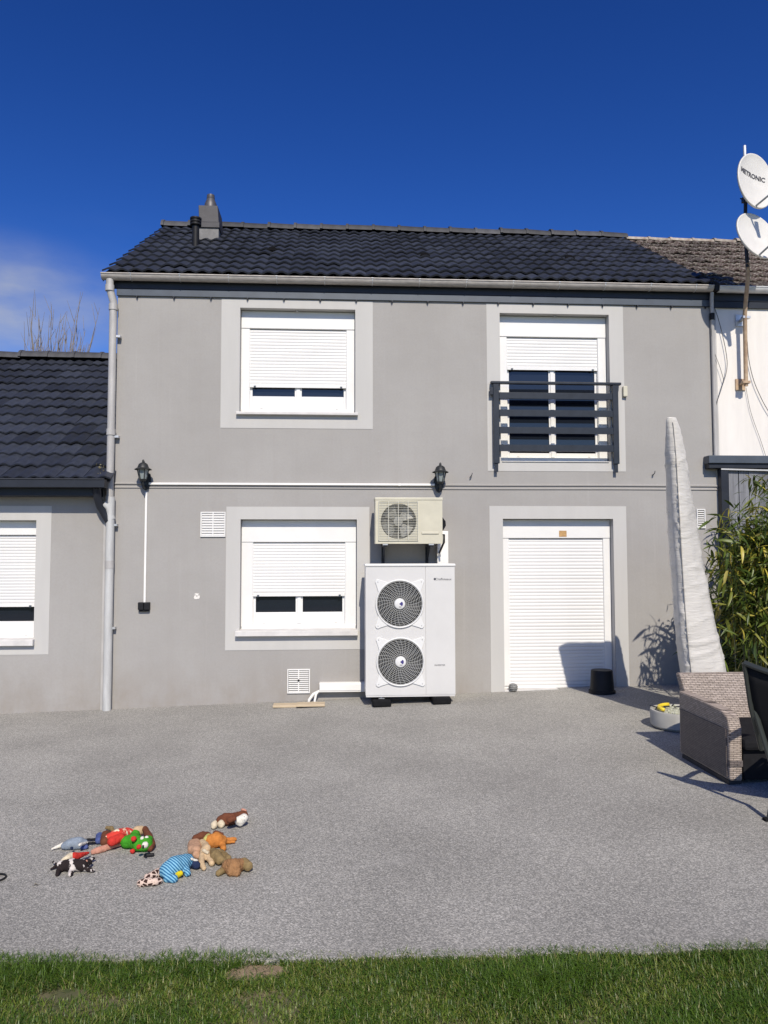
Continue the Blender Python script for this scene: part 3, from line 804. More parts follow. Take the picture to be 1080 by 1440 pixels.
# downpipe at the left corner
dx_ = WX(157.5, 600, .06)
dp = MB().tube([(WX(154.5, 392, .1), -.094, GZ - .05), (WX(154.5, 392, .1), -.094, GZ - .16), (dx_ - .01, -.06, GZ - .30), (dx_ - .01, -.06, GZ - .38), (dx_ - .01, -.06, 2.26)], .042, 14).build('downpipe', M_pipe, house, smooth=True)
MB().tube([(dx_, -.06, 2.262), (dx_, -.06, -.12)], .047, 14).build('lower_pipe', M_pipe_low, dp, smooth=True)
for z in (GZ - .15, GZ - .36, 3.0, 2.24): MB().tube([(dx_ - .01 if z < 4.5 else WX(154.5, 392, .1), -.06 if z < 4.5 else -.094, z - .035), (dx_ - .01 if z < 4.5 else WX(154.5, 392, .1), -.06 if z < 4.5 else -.094, z + .035)], .050, 14).build('pipe_collar', M_pipe, dp, smooth=True)
zc = WZ(157, 794, .06); MB().tube([(dx_, -.06, zc - .045), (dx_, -.06, zc + .045)], .0495, 14).build('pipe_collar', M_pipe, dp, smooth=True)
for z in (4.1, 2.95, 1.95, .8): MB().box(dx_ + .03, dx_ + .075, -.07, -.001, z - .012, z + .012).build('pipe_clamp', M_galv, dp)
# white branch elbow coming from the annex gutter
e0, e1, e2 = W(146, 708, .09), W(153, 714, .07), W(157, 724, .06)
MB().tube([e0, e1, e2 + Vector((0, 0, -.05))], .042, 12).build('pipe_elbow', M_pipe_low, dp, smooth=True)
MB().box(WX(144.5, 850), WX(149, 850), -.022, -.001, -.15, WZ(147, 722)).build('joint_strip', M_pipe, house)

# chimney with sheet-metal cladding and tapered cowl
def RP(px, py, d): return W(px, py, -d)
def roof_hit(px, py):
    r_ = ray(px, py); t = (EZ + .05 + (-CAM_D - EY) * math.tan(SLOPE) - CAM_H) / (r_.z - r_.y * math.tan(SLOPE))
    return Vector((0, -CAM_D, CAM_H)) + r_ * t
cd = roof_hit(294, 333.5).y
c0, c1 = RP(280, 333, cd), RP(307.5, 321, cd)
b0 = c1.z
ch = MB().box(c0.x, c1.x, cd, cd + .42, 5.85, b0).build('chimney', M_chim_base, house, bevel=.006)
b1 = RP(294, 313, cd).z; b2 = RP(294, 289, cd).z; b3 = RP(294, 265.5, cd).z
x0c, x1c = RP(279, 300, cd).x, RP(309, 300, cd).x
MB().box(x0c, x1c, cd - .02, cd + .44, b0 + .002, b1).build('chimney_flashing', M_chim, ch, bevel=.004)
MB().add([(x0c + .01, cd - .01, b1 + .002), (x1c - .01, cd - .01, b1 + .002), (x1c - .01, cd + .43, b1 + .002), (x0c + .01, cd + .43, b1 + .002),
          (x0c + .0, cd - .005, b2), (x1c - .03, cd - .005, b2), (x1c - .03, cd + .40, b2), (x0c + .0, cd + .40, b2)],
         [(0, 1, 5, 4), (1, 2, 6, 5), (2, 3, 7, 6), (3, 0, 4, 7), (4, 5, 6, 7), (0, 3, 2, 1)]).build('chimney_cladding', M_chim, ch, bevel=.006)
xc = RP(293, 280, cd).x; r0 = RP(302, 280, cd).x - xc
b = MB()
b.lathe([(.001, b2 + .001), (r0, b2 + .001), (r0 * .98, b2 + .10), (r0 * .72, b2 + .16), (r0 * .62, b3 - .06), (r0 * .66, b3 - .05), (r0 * .60, b3), (.001, b3)], (xc, cd + .2, 0), 16)
b.build('chimney_cowl', M_cowl, ch, smooth=True)
vd = roof_hit(275, 343).y + .05
vp = RP(275, 342, vd)
b = MB(); zt = RP(275, 307, vd).z
b.lathe([(.048, vp.z - .35), (.048, zt - .10), (.075, zt - .10), (.075, zt - .075), (.06, zt - .07), (.075, zt - .06), (.075, zt - .035), (.06, zt - .03), (.078, zt - .02), (.078, zt), (.001, zt + .01)], (vp.x, vd, 0), 16)
b.build('vent_pipe', M_black, house, smooth=True)

# ------------------------------------------------------------------ single-storey annex on the left
annex = thing('annex', (0, 0, 0), 'single storey grey annex with dark tiled roof left of the house', 'building')
AX0, AX1 = -8.0, HX0 - .004
AZ0 = WZ(70, 699)                            # underside of its fascia
AH = hole_px(-105, 49, 731.5, 905)
AO = hole_px(-130, 70.3, 711.2, 921.4)
facade('wall', AX0, AX1, -.6, AZ0 + .1, [AH], M_wall, annex, y=.006, back=8.2, gable=4.75)
surround(annex, AO, AH, y=.006)
window(annex, AH, 'annex window with its shutter almost closed', zz(20, 753), zz(20, 853.5), 22, guide=.03, sash_bot=zz(20, 874) - AH[2],
       sill=(AH[0] - .04, AH[1] + .012, AH[2] + .050, AH[2] - .025, .06), y=.006)
AEY, AEZ = -.20, WZ(60, 676, .2) + .01
ARY, ARZ = 4.0, WZ(60, 503, -4.0) - .03
ASL = math.atan2(ARZ - AEZ, ARY - AEY); ALn = math.hypot(ARZ - AEZ, ARY - AEY)
b = MB(); at_ = lambda y: AEZ + (y - AEY) * math.tan(ASL) - .03
b.add([(AX0, AEY + .02, at_(AEY + .02)), (AX1, AEY + .02, at_(AEY + .02)), (AX1, ARY, at_(ARY)), (AX0, ARY, at_(ARY)), (AX0, 8.2, AEZ), (AX1, 8.2, AEZ)], [(0, 1, 2, 3), (3, 2, 5, 4)])
aroof = b.build('roof', M_deck, annex, fix=False)
lay_tiles(aroof, M_tile, AX1 - .30 * 18 + .02, 18, 14, AEY, AEZ - .012, ASL, ALn / 14 - .001, skip=lambda c, r: c < 6 or (c < 11 and r < 3))
ridge_caps(aroof, M_ridge, AX1 - 5.25, AX1 - .05, ARY, ARZ + .0, step=.43)
MB().box(AX1 - .26, AX1 - .02, ARY - .10, ARY + .1, ARZ + .0, ARZ + .10).build('ridge_mortar', M_ridge_old, aroof, bevel=.03)
MB().box(AX0, AX1 - .12, -.19, -.001, AZ0, AZ0 + .13).build('fascia_board', M_anth, annex, bevel=.004)
b = MB()
gx1 = AX1 - .02
b.box(AX0, gx1, -.30, -.195, AZ0 + .085, AZ0 + .175)
b.tube([(AX0, -.30, AZ0 + .175), (gx1, -.30, AZ0 + .175)], .009, 8)
b.build('gutter', M_anth, annex, smooth=True, bevel=.01)
q0 = W(139, 697, .12)
MB().tube([(q0.x, -.20, AZ0 + .09), (q0.x, -.17, q0.z - .02), W(141, 712, .10), W(148, 724, .07), W(153, 733, .06)], .045, 12).build('gutter_outlet', M_anth, annex, smooth=True)
# leaf litter caught at the gutter end
b = MB(); l0 = W(147, 660, .02)
for i in range(46):
    p_ = Vector((l0.x + random.gauss(.0, .05), random.uniform(-.12, .05), l0.z + random.gauss(-.02, .06)))
    d = Vector((random.gauss(0, 1), random.gauss(0, 1), random.gauss(0, .8))).normalized() * random.uniform(.02, .05)
    b.add([p_, p_ + d, p_ + d * .6 + Vector((.004, .004, .012))], [(0, 1, 2)])
tag(b.build('leaf_litter', M_drylf, fix=False), 'dry leaves and twigs caught at the annex gutter end', 'leaf litter', kind='stuff')

# ------------------------------------------------------------------ neighbour's house on the right
nb = thing('neighbour_house', (0, 0, 0), 'white rendered neighbouring house under an old lichen covered tile roof', 'house')
NX0, NX1 = HX1 + .004, 9.5
facade('wall', NX0, NX1, -.6, 4.70, [], M_white_wall, nb, y=.004, back=5.7, gable=6.50)
b = MB(); NE = EZ - .03
tn = lambda y: NE + (y - EY) * math.tan(SLOPE) - .04
b.add([(VX1 + .006, EY + .02, tn(EY + .02)), (NX1, EY + .02, tn(EY + .02)), (NX1, RY, tn(RY)), (VX1 + .006, RY, tn(RY)), (VX1 + .006, 5.8, NE), (NX1, 5.8, NE)], [(0, 1, 2, 3), (3, 2, 5, 4)])
nroof = b.build('roof', M_deck, nb, fix=False)
lay_tiles(nroof, M_tile_old, VX1 + .01, 16, 11, EY, NE - .02, SLOPE, SL / 11 - .002, jit=2.2, skip=lambda c, r: c > 8)
ridge_caps(nroof, M_ridge_old, VX1 + .02, NX1 - .2, RY, RZ - .045, step=.36, r=.10)
gutter(nb, M_zinc_new, 4.54, NX1, -.094, GZ - .005, nb=9)
MB().box(NX0, NX1, -.034, -.002, 4.655, 4.80).build('fascia_board', M_anth, nb, bevel=.003)
MB().box(NX0, NX1, -.026, -.002, 4.575, 4.654).build('frieze_board', M_anth, nb, bevel=.003)
# lead between the two roofs, thin drain down the party line
MB().box(4.480, 4.532, -.165, -.036, GZ - .06, GZ + .03).build('gutter_joint', M_black, nb, bevel=.004)
pz = WZ(1004, 650); xp = WX(1003.3, 520, .03)
dn = MB().tube([(xp - .025, -.094, GZ - .06), (xp - .025, -.08, GZ - .14), (xp, -.03, 4.54), (xp, -.03, pz)], .022, 10).build('downpipe', M_pipe, nb, smooth=True)
MB().tube([(xp, -.03, 4.50), (xp, -.03, 4.42)], .03, 10).build('pipe_collar', M_black, dn, smooth=True)
MB().box(xp + .028, xp + .052, -.018, -.001, pz, 4.57).build('joint_strip', M_pipe, nb)
def cable(pts, p, label, r=.004):
    ws = [W(x, y, p) for x, y in pts]; out = []
    for i in range(len(ws) - 1):                                   # Catmull-Rom
        a, b_, c, d = ws[max(i - 1, 0)], ws[i], ws[i + 1], ws[min(i + 2, len(ws) - 1)]
        for k in range(5):
            t = k / 5; out.append(.5 * ((2 * b_) + (c - a) * t + (2 * a - 5 * b_ + 4 * c - d) * t * t + (3 * b_ - a - 3 * c + d) * t ** 3))
    out.append(ws[-1])
    return tag(MB().tube(out, r, 5).build('cable', M_cable, smooth=True), label, 'cable')
cable([(1004, 430), (1012, 455), (1021, 495), (1022, 520), (1014, 548), (1006, 575), (1004, 610), (1006, 640)], .035, 'thin black cable bowing out on the white wall beside the party line')
cable([(1000, 462), (1003, 490), (1012, 515), (1018, 535)], .04, 'short thin black cable crossing the grey drainpipe of the white house', .003)
cable([(1051, 480), (1053, 505), (1060, 535), (1073, 565), (1085, 585)], .03, 'black cable curving from the antenna mast down to the right')
cable([(1049, 545), (1056, 580), (1070, 620), (1078, 645)], .02, 'fine dark cable hanging below the antenna mast foot on white wall', .0025)

# ------------------------------------------------------------------ antenna mast and dishes
mp_ = .47
def MP(px, py, p=mp_): return W(px, py, p)
mb = MP(1048.5, 540, .10)
mast = thing('antenna_mast', mb, 'rusty beige antenna mast bracketed to the white wall', 'mast')
low = [MP(1049, 543, .12), MP(1047.5, 440, .14), MP(1049.5, 415, .27), MP(1052, 388, .44), MP(1051, 370, .46)]
MB().tube(low, .024, 10).build('lower_pole', M_rust, mast, smooth=True)
top_ = MP(1047, 205, .47)
MB().tube([low[-1] + Vector((0, 0, -.05)), MP(1048, 330, .47), MP(1048.5, 275, .47)], .02, 10).build('upper_pole', M_pole, mast, smooth=True)
MB().tube([MP(1048.5, 276, .47), top_], .017, 10).build('mast_top', M_zinc_new, mast, smooth=True)
for py in (447, 538):
    q = MP(1048, py, .12)
    b = MB(); b.box(q.x - .045, q.x + .045, -.16, -.10, q.z - .015, q.z + .015); b.box(q.x - .02, q.x + .02, -.11, -.012, q.z - .012, q.z + .012); b.box(q.x - .06, q.x + .06, -.012, -.001, q.z - .07, q.z + .07)
    b.build('wall_bracket', M_rust if py > 500 else M_galv, mast, bevel=.003)
q = MP(1048.5, 281, .47)
b = MB()
for a in range(5):
    an = a * 1.25; b.tube([q, q + Vector((math.cos(an) * .06, math.sin(an) * .05, .03 + .02 * (a % 2)))], .008, 5)
b.box(q.x - .035, q.x + .035, -.50, -.44, q.z - .03, q.z + .03)
b.build('mast_clamp', M_pole, mast)

def dish(px, py, a_, c_, az, el, roll, label, text=None, lnb=None, p=.66):
    ctr = W(px, py, p)
    d = thing('satellite_dish', ctr, label, 'satellite dish', 'satellite dishes on the mast')
    # frame: z towards the satellite, x right, y up on the dish
    nrm = Vector((math.sin(az) * math.cos(el), -math.cos(az) * math.cos(el), math.sin(el)))
    xx = Vector((math.cos(az), math.sin(az), 0)); yy = nrm.cross(xx).normalized()
    xr = xx * math.cos(roll) + yy * math.sin(roll); yr = -xx * math.sin(roll) + yy * math.cos(roll)
    fr = Matrix(((xr.x, yr.x, nrm.x, ctr.x), (xr.y, yr.y, nrm.y, ctr.y), (xr.z, yr.z, nrm.z, ctr.z), (0, 0, 0, 1)))
    b = MB(); n = 40; prof = [(0, -.045), (.3, -.041), (.6, -.028), (.85, -.011), (.97, .0), (1.0, .004), (1.02, -.004), (1.02, -.020), (.98, -.020)]
    for r_, h in prof:
        for k in range(n):
            t = 2 * math.pi * k / n; b.v.append(fr @ Vector((a_ * r_ * math.cos(t), c_ * r_ * math.sin(t), h)))
    for j in range(len(prof) - 1):
        for k in range(n): b.f.append((j * n + k, j * n + (k + 1) % n, (j + 1) * n + (k + 1) % n, (j + 1) * n + k))
    b.build('reflector', M_dish, d, smooth='all', fix=False)
    b = MB(); prof = [(.98, -.021), (.8, -.04), (.4, -.062), (0.001, -.066)]
    for r_, h in prof:
        for k in range(n):
            t = 2 * math.pi * k / n; b.v.append(fr @ Vector((a_ * r_ * math.cos(t), c_ * r_ * math.sin(t), h)))
    for j in range(len(prof) - 1):
        for k in range(n): b.f.append((j * n + k, j * n + (k + 1) % n, (j + 1) * n + (k + 1) % n, (j + 1) * n + k))
    b.build('dish_back', M_dish_rim, d, smooth='all', fix=False)
    back = fr @ Vector((0, 0, -.06)); mq = Vector((MP(1048, py).x, -.47, back.z))
    MB().tube([back, mq], .028, 8).build('dish_mount', M_pole, d)
    # feed arm from the lower rim to the head out in front
    a0 = fr @ Vector((0, -c_ * .97, -.01)); a1 = fr @ Vector((0, -c_ * .75, .34)); 
    MB().tube([a0, a1], .012, 6).build('feed_arm', M_dish_rim, d)
    f0 = a1; f1 = a1 + (fr @ Vector((0, 0, 0)) - a1).normalized() * .12
    MB().tube([f0 + (f0 - f1) * .3, f1], [.024, .03], 10).build('feed_horn', M_dish_rim, d, smooth=True)
    if text:
        mt = fr @ Matrix.Translation((-.03, c_ * .22, -.0265)) 
        o_ = text_mesh('lettering', text, .077, M_ink, d, mt, bold=.0025)
        for v_ in o_.data.vertices:                              # lie on the bowl
            rr_ = min(1, math.hypot((v_.co.x - .03) / a_, (v_.co.y + c_ * .22) / c_)); v_.co.z += np.interp(rr_, [0, .3, .6, .85, .97], [-.045, -.041, -.028, -.011, 0]) + .0285
    return d
dish(1063.5, 254, .27, .33, R(20), R(5), R(-9), 'upper satellite dish with METRONIC lettering on the antenna mast', text='METRONIC')
dish(1066, 331, .30, .285, R(20), R(14), R(-14), 'lower plain satellite dish on the antenna mast just above the roof')

# ------------------------------------------------------------------ lean-to with weathered boards beside the house
shed = thing('lean_to', (NX0, -.08, 0), 'dark lean-to of weathered grey boards under a slate blue beam', 'shed')
bz1, bz0 = WZ(1030, 640.5, .13), WZ(1030, 651.5, .13)
bx = WX(996.5, 645, .13)
MB().box(bx, 9.0, -.14, -.006, bz0, bz1).build('roof_beam', M_anth2, shed, bevel=.006)
MB().box(bx + .01, 9.0, -.115, -.01, bz0 - .055, bz0 - .002).build('lower_beam', M_anth, shed, bevel=.004)
MB().add([(bx + .16, -.11, bz0 - .075), (9.0, -.11, bz0 - .17), (9.0, -.085, bz0 - .15), (bx + .16, -.085, bz0 - .058), (bx + .16, -.11, bz0 - .058), (9.0, -.11, bz0 - .15)],
         [(0, 1, 5, 4), (4, 5, 2, 3), (0, 3, 2, 1)]).build('edge_trim', M_pipe_low, shed)
px0 = WX(1001, 700, .2)
MB().box(HX1 + .006, HX1 + .10, -.10, -.008, -.3, bz0 - .056).build('post', M_anth, shed, bevel=.005)
x = HX1 + .112; pr = None; i = 0
while x < 8.6:
    if pr is None:
        pr = MB().box(0, .118, 0, .022, 0, bz0 - .07 + .3).build('wall_board', M_fence, shed, bevel=.004, local=True); o = pr
    else: o = inst(pr, 'wall_board', shed)
    o.location = Vector((x, -.07 + random.uniform(-.004, .004), -.3)) - ORG[shed.name]; o.rotation_euler = (0, R(random.uniform(-.15, .15)), 0)
    x += .122

# ------------------------------------------------------------------ wall fittings
def lantern(px, py, label):
    q = W(px, py, .0); x, z = q.x, q.z              # centre of the wall plate
    t = thing('wall_lantern', (x, 0, z), label, 'lantern', 'black coach lanterns on the facade')
    b = MB(); b.prism([(x - .05, -.02, z + .08), (x, -.02, z + .115), (x + .05, -.02, z + .08), (x + .062, -.02, z + .0), (x + .035, -.02, z - .085), (x, -.02, z - .11), (x - .035, -.02, z - .085), (x - .062, -.02, z)], (0, .019, 0))
    b.build('back_plate', M_lantern, t, bevel=.004)
    ly = -.145; lz = z - .01
    MB().tube([(x, -.02, z - .06), (x, -.07, z - .085), (x, -.12, z - .075), (x, ly, z - .045), (x, ly, lz)], .011, 8).build('arm', M_lantern, t, smooth=True)
    b = MB(); b.lathe([(.001, lz - .005), (.03, lz - .005), (.038, lz + .008), (.045, lz + .018), (.001, lz + .018)], (x, ly, 0), 6); b.build('lamp_base', M_lantern, t)
    b = MB(); b.lathe([(.036, lz + .018), (.062, lz + .125)], (x, ly, 0), 6); b.build('lamp_glass', M_lglass, t)
    b = MB()
    for k in range(6):
        a = 2 * math.pi * k / 6; b.tube([(x + .039 * math.cos(a), ly + .039 * math.sin(a), lz + .016), (x + .065 * math.cos(a), ly + .065 * math.sin(a), lz + .127)], .005, 5)
    b.build('lamp_frame', M_lantern, t)
    b = MB(); b.lathe([(.094, lz + .122), (.096, lz + .128), (.065, lz + .145), (.05, lz + .185), (.03, lz + .20), (.012, lz + .207), (.014, lz + .222), (.006, lz + .238), (.001, lz + .24)], (x, ly, 0), 12)
    b.build('lamp_roof', M_lantern, t, smooth=True)
    MB().tube([(x + .004, -.02, z + .09), (x, -.05, z + .17), (x, -.10, lz + .215), (x, ly, lz + .21)], .009, 8).build('scroll_arm', M_lantern, t, smooth=True)
    return t
lantern(205.5, 676.5, 'left black coach lantern above the twin wall socket')
lantern(617, 680.0, 'right black coach lantern above the beige air conditioner')

z0_ = WZ(410, 681, .012)
c = thing('cable_conduit', (WX(210, 681), 0, z0_), 'long white horizontal conduit between the two lanterns', 'conduit')
MB().box(WX(210, 681), WX(611, 681), -.032, -.001, z0_ - .012, z0_ + .012).build('duct', M_trunk, c, bevel=.003)
MB().box(WX(560, 681), WX(563, 681), -.034, -.001, z0_ - .014, z0_ + .014).build('joint_clip', M_trunk, c)
xv = WX(205, 770)
v = thing('cable_conduit', (xv, 0, WZ(205, 847)), 'white vertical conduit dropping from left lantern to the socket', 'conduit')
MB().box(xv - .012, xv + .012, -.020, -.001, WZ(204, 847), WZ(205, 692)).build('duct', M_trunk, v, bevel=.003)
s = W(203.5, 852)
sk = thing('wall_socket', (s.x, 0, s.z), 'black twin outdoor wall socket at the foot of the white conduit', 'socket')
for dx in (-.033, .033): 
    MB().box(s.x + dx - .031, s.x + dx + .031, -.055, -.001, s.z - .042, s.z + .042).build('socket_cover', M_black, sk, bevel=.006)
MB().box(s.x - .055, s.x + .055, -.035, -.001, s.z - .062, s.z - .044).build('cable_gland', M_black, sk, bevel=.004)

def vent(pxl, pxr, pyt, pyb, nsl, label, cols=1, dark=False, m=M_pvc, knob=False, p=.018):
    a, d = W(pxl, pyb), W(pxr, pyt); x0, x1, z0, z1 = a.x, d.x, a.z, d.z
    t = thing('air_vent', ((x0 + x1) / 2, 0, z0), label, 'vent')
    frame_bm(x0, x1, z0, z1, .012, -p, -.001).build('frame', m, t, bevel=.002)
    MB().box(x0 + .012, x1 - .012, -.004, -.001, z0 + .012, z1 - .012).build('backing', M_cavity if dark else M_sill, t)
    w_ = (x1 - x0 - .024) / cols; pr = None; h = (z1 - z0 - .024) / nsl
    for cidx in range(cols):
        for i in range(nsl):
            if pr is None:
                pr = MB().prism([(.003, -.004, h * .15), (.003, -p + .003, 0), (.003, -p + .002, h * .35), (.003, -.004, h * .62)], (w_ - .006, 0, 0)).build('louvre', m, t, local=True); o = pr
            else: o = inst(pr, 'louvre', t)
            o.location = Vector((x0 + .012 + cidx * w_, 0, z0 + .014 + i * h)) - ORG[t.name]
    for cidx in range(1, cols): MB().box(x0 + .012 + cidx * w_ - .006, x0 + .012 + cidx * w_ + .006, -p, -.002, z0 + .01, z1 - .01).build('divider', m, t)
    if knob: MB().ball(((x0 + x1) / 2, -p - .002, (z0 + z1) / 2 + .01), .013, 10, 6).build('plug', M_black, t, smooth='all')
    return t
vent(282, 317.5, 720, 755, 9, 'white double louvred vent beside the ground floor window', cols=2)
vent(404, 436, 940.5, 975, 11, 'white square air vent low on the wall near the trunking', cols=2, dark=True, knob=True)
vent(979.5, 991, 716, 743, 8, 'small white framed vent grille at the right end of wall', dark=True)
# filled hole where a fitting was removed
b = MB(); q = W(277, 838)
pts = []
for k in range(14):
    a = 2 * math.pi * k / 14; r_ = random.uniform(.028, .045); pts.append((q.x + r_ * math.cos(a), -.004, q.z + r_ * math.sin(a)))
b.prism(pts, (0, .003, 0)); b.build('plaster_patch', M_white_wall, house)
for k in range(3):
    MB().ball((q.x + (k - 1) * .022, -.006, q.z + .012 * ((k + 1) % 2)), .006, 8, 5).build('wall_plug', M_ink, house)
for px, py in ((661, 671), (917, 668)):
    q = W(px, py)
    tag(MB().tube([(q.x, -.001, q.z), (q.x, -.04, q.z), (q.x + .012, -.05, q.z + .02), (q.x + .02, -.04, q.z + .045)], .005, 6).build('wall_hook', M_anth, smooth=True),
        'small dark wall hook above the belt line %s' % ('right of the lantern' if px < 800 else 'left of the covered parasol'), 'hook')
q = W(876, 551)
tag(MB().box(q.x - .012, q.x + .04, -.05, -.001, q.z - .065, q.z + .06).build('junction_box', M_beige, bevel=.008), 'small cream junction box at the right end of balcony railing', 'junction box')

# ------------------------------------------------------------------ balcony railing
rp = .062
xl, xr_ = WX(698, 600, rp), WX(866, 600, rp)
zt = WZ(780, 539, rp); zf = WZ(780, 655, rp)
rl = thing('balcony_railing', ((xl + xr_) / 2, -rp, zf), 'dark blue grey railing across the upstairs french window', 'railing')
MB().box(WX(690, 539, rp), WX(873, 539, rp), -rp - .02, -rp + .040, zt - .014, zt + .016).build('handrail', M_rail, rl, bevel=.006)
for x in (xl, xr_):
    po = MB().box(x - .034, x + .034, -rp - .012, -rp + .028, WZ(780, 652, rp), zt - .015).build('post', M_rail, rl, bevel=.004)
    MB().box(x - .018, x + .018, -rp + .0, -rp + .022, WZ(780, 664, rp), WZ(780, 652, rp) - .001).build('post_foot', M_rail, po)
    for z in (zt - .10, zf + .14): MB().box(x - .02, x + .02, -rp + .029, -.005, z - .02, z + .02).build('wall_fixing', M_rail, po)
MB().box(WX(689, 549, rp), xl - .035, -rp - .01, -rp + .03, WZ(689, 555, rp), WZ(689, 545, rp)).build('end_plate', M_rail, rl, bevel=.003)
pr = None
for y0_, y1_ in ((552.5, 561.5), (576.5, 586), (601, 610), (626, 634.7)):
    zc_ = WZ(780, (y0_ + y1_) / 2, rp)
    if pr is None:
        h = (WZ(780, y0_, rp) - WZ(780, y1_, rp)) / 2
        pr = MB().box(xl - xr_ + (xr_ - xl) / 2 + .036, (xr_ - xl) / 2 - .036, -.010, .012, -h, h).build('rail', M_rail, rl, bevel=.003, local=True); o = pr
    else: o = inst(pr, 'rail', rl)
    o.location = Vector(((xl + xr_) / 2, -rp, zc_)) - ORG[rl.name]

# ------------------------------------------------------------------ heat pump
hpf = .53; hpb = .19
A, B_ = W(514.3, 978.2, hpf), W(639.3, 796, hpf)
hx0, hx1, hz0, hz1 = A.x, B_.x, A.z, B_.z
hp = thing('heat_pump', ((hx0 + hx1) / 2, -(hpf + hpb) / 2, gz(.8)), 'tall pale grey twin fan heat pump standing against the house', 'heat pump')
xs_ = WX(598.5, 890, hpf); zm = (WZ(562, 889.5, hpf))
fans = [(WX(562, 849, hpf), WZ(562, 849, hpf)), (WX(563.2, 930.5, hpf), WZ(563, 930.5, hpf))]
fr_ = WX(594.5, 849, hpf) - WX(562, 849, hpf)
b = MB(); yf = -hpf
b.plate_hole(hx0, xs_, zm, hz1, *fans[0], fr_, yf); b.plate_hole(hx0, xs_, hz0, zm, *fans[1], fr_, yf)
b.add([(hx0, yf, hz0), (hx0, -hpb, hz0), (hx0, -hpb, hz1), (hx0, yf, hz1)], [(0, 3, 2, 1)])
b.add([(xs_ + .003, yf + .0, hz0), (hx1, yf, hz0), (hx1, -hpb, hz0), (hx1, -hpb, hz1), (hx1, yf, hz1), (xs_ + .003, yf, hz1), (hx0, -hpb, hz0), (hx0, -hpb, hz1), (hx0, yf, hz0), (xs_, yf, hz0)],
      [(0, 1, 4, 5), (1, 2, 3, 4), (2, 6, 7, 3), (8, 6, 2, 1)])
b.add([(xs_, yf, hz0), (xs_, yf + .01, hz0), (xs_ + .003, yf + .01, hz0), (xs_ + .003, yf, hz0), (xs_, yf, hz1), (xs_, yf + .01, hz1), (xs_ + .003, yf + .01, hz1), (xs_ + .003, yf, hz1)], [(0, 4, 5, 1), (1, 5, 6, 2), (2, 6, 7, 3)])
b.build('casing', M_hp, hp, fix=False)
MB().box(hx0 - .010, hx1 + .010, -hpf - .012, -hpb + .01, hz1 - .004, hz1 + .026).build('top_cover', M_hp_hi, hp, bevel=.010)
MB().box(hx0 + .004, hx1 - .004, -hpf + .004, -hpb - .004, hz0 - .018, hz0 - .001).build('base_tray', M_hp, hp)
for (fx, fz) in fans:
    cv = MB().lathe([(fr_, yf), (fr_ * .98, yf + .05), (fr_ * .98, yf + .16), (.001, yf + .16)], (fx, 0, fz), 40, 'y').build('fan_duct', M_cavity, hp, smooth=True)
    b = MB()
    for k in range(3):
        a0 = k * 2 * math.pi / 3 + .4
        for i in range(7):
            for j, rr in enumerate((.06, fr_ * .5, fr_ * .93)):
                a = a0 + (i / 6) * (1.25 + .25 * j)
                b.v.append((fx + rr * math.cos(a), yf + .07 + .055 * i / 6, fz + rr * math.sin(a)))
        base = k * 21
        for i in range(6):
            for j in range(2): b.f.append((base + i * 3 + j, base + i * 3 + j + 1, base + (i + 1) * 3 + j + 1, base + (i + 1) * 3 + j))
    b.lathe([(.065, yf + .05), (.07, yf + .13)], (fx, 0, fz), 20, 'y')
    b.build('fan', M_blade, cv, smooth=True)
    g_ = MB().ring((fx, yf - .010, fz), fr_ + .003, .010, 48, 8).build('fan_guard', M_hp_hi, hp, smooth='all')
    b = MB(); nr = 11
    for i in range(nr):
        rr = .055 + (fr_ - .055) * (i + .3) / nr
        b.ring((fx, yf - .012, fz), rr, .0023, 44, 4)
    for k in range(30):                                        # swept spokes
        a0 = 2 * math.pi * k / 30
        b.tube([(fx + rr * math.cos(a0 + .35 * t), yf - .009, fz + rr * math.sin(a0 + .35 * t)) for t, rr in [(t_, .05 + (fr_ - .048) * t_) for t_ in (0, .33, .66, 1)]], .0022, 4, cap=False)
    b.build('guard_wire', M_wire, g_)
    hb = MB().lathe([(.001, yf - .026), (.045, yf - .026), (.056, yf - .020), (.058, yf - .010)], (fx, 0, fz), 28, 'y').build('hub_badge', M_hp_hi, g_, smooth=True)
    # blue wedge and small underline printed on the badge
    pts = [(fx - .006, yf - .0275, fz)] + [(fx + .034 * math.cos(a), yf - .0275, fz + .034 * math.sin(a)) for a in [R(t_) for t_ in (-48, -30, -10, 10, 30, 48)]]
    MB().prism(pts, (0, .0012, 0)).build('badge_logo', M_blue, g_)
    MB().prism([(fx - .010, yf - .0275, fz - .036), (fx + .018, yf - .0275, fz - .036), (fx + .018, yf - .0275, fz - .030), (fx - .010, yf - .0275, fz - .030)], (0, .0012, 0)).build('badge_logo', M_ink, g_)
    for sx_, sz_ in ((-1, 1), (1, 1), (-1, -1), (1, -1)):
        c0_ = Vector((fx + sx_ * fr_ * .70, 0, fz + sz_ * fr_ * .70)); d_ = Vector((sx_, 0, sz_)).normalized(); n_ = Vector((-d_.z, 0, d_.x))
        o_ = c0_ + d_ * .085
        pts = [c0_ + n_ * .075, o_ + n_ * .03] + [o_ + n_ * .03 * math.cos(t_) + d_ * .03 * math.sin(t_) for t_ in (.6, 1.2, 1.9, 2.5)] + [o_ - n_ * .03, c0_ - n_ * .075]
        tb_ = MB().prism([(p__.x, yf - .012, p__.z) for p__ in pts], (0, .011, 0)).build('guard_tab', M_hp_hi, g_, bevel=.003)
        MB().ball((o_.x, yf - .012, o_.z), .006, 8, 5).build('tab_screw', M_galv, g_)
face = lambda x, z, y: Matrix.Translation((x, y, z)) @ Matrix.Rotation(math.pi / 2, 4, 'X')
q = W(623.5, 814.5, hpf)
text_mesh('lettering', 'Chaffoteaux', .036, M_ink, hp, face(q.x, q.z, -hpf - .001))
q = W(611.5, 814.3, hpf)
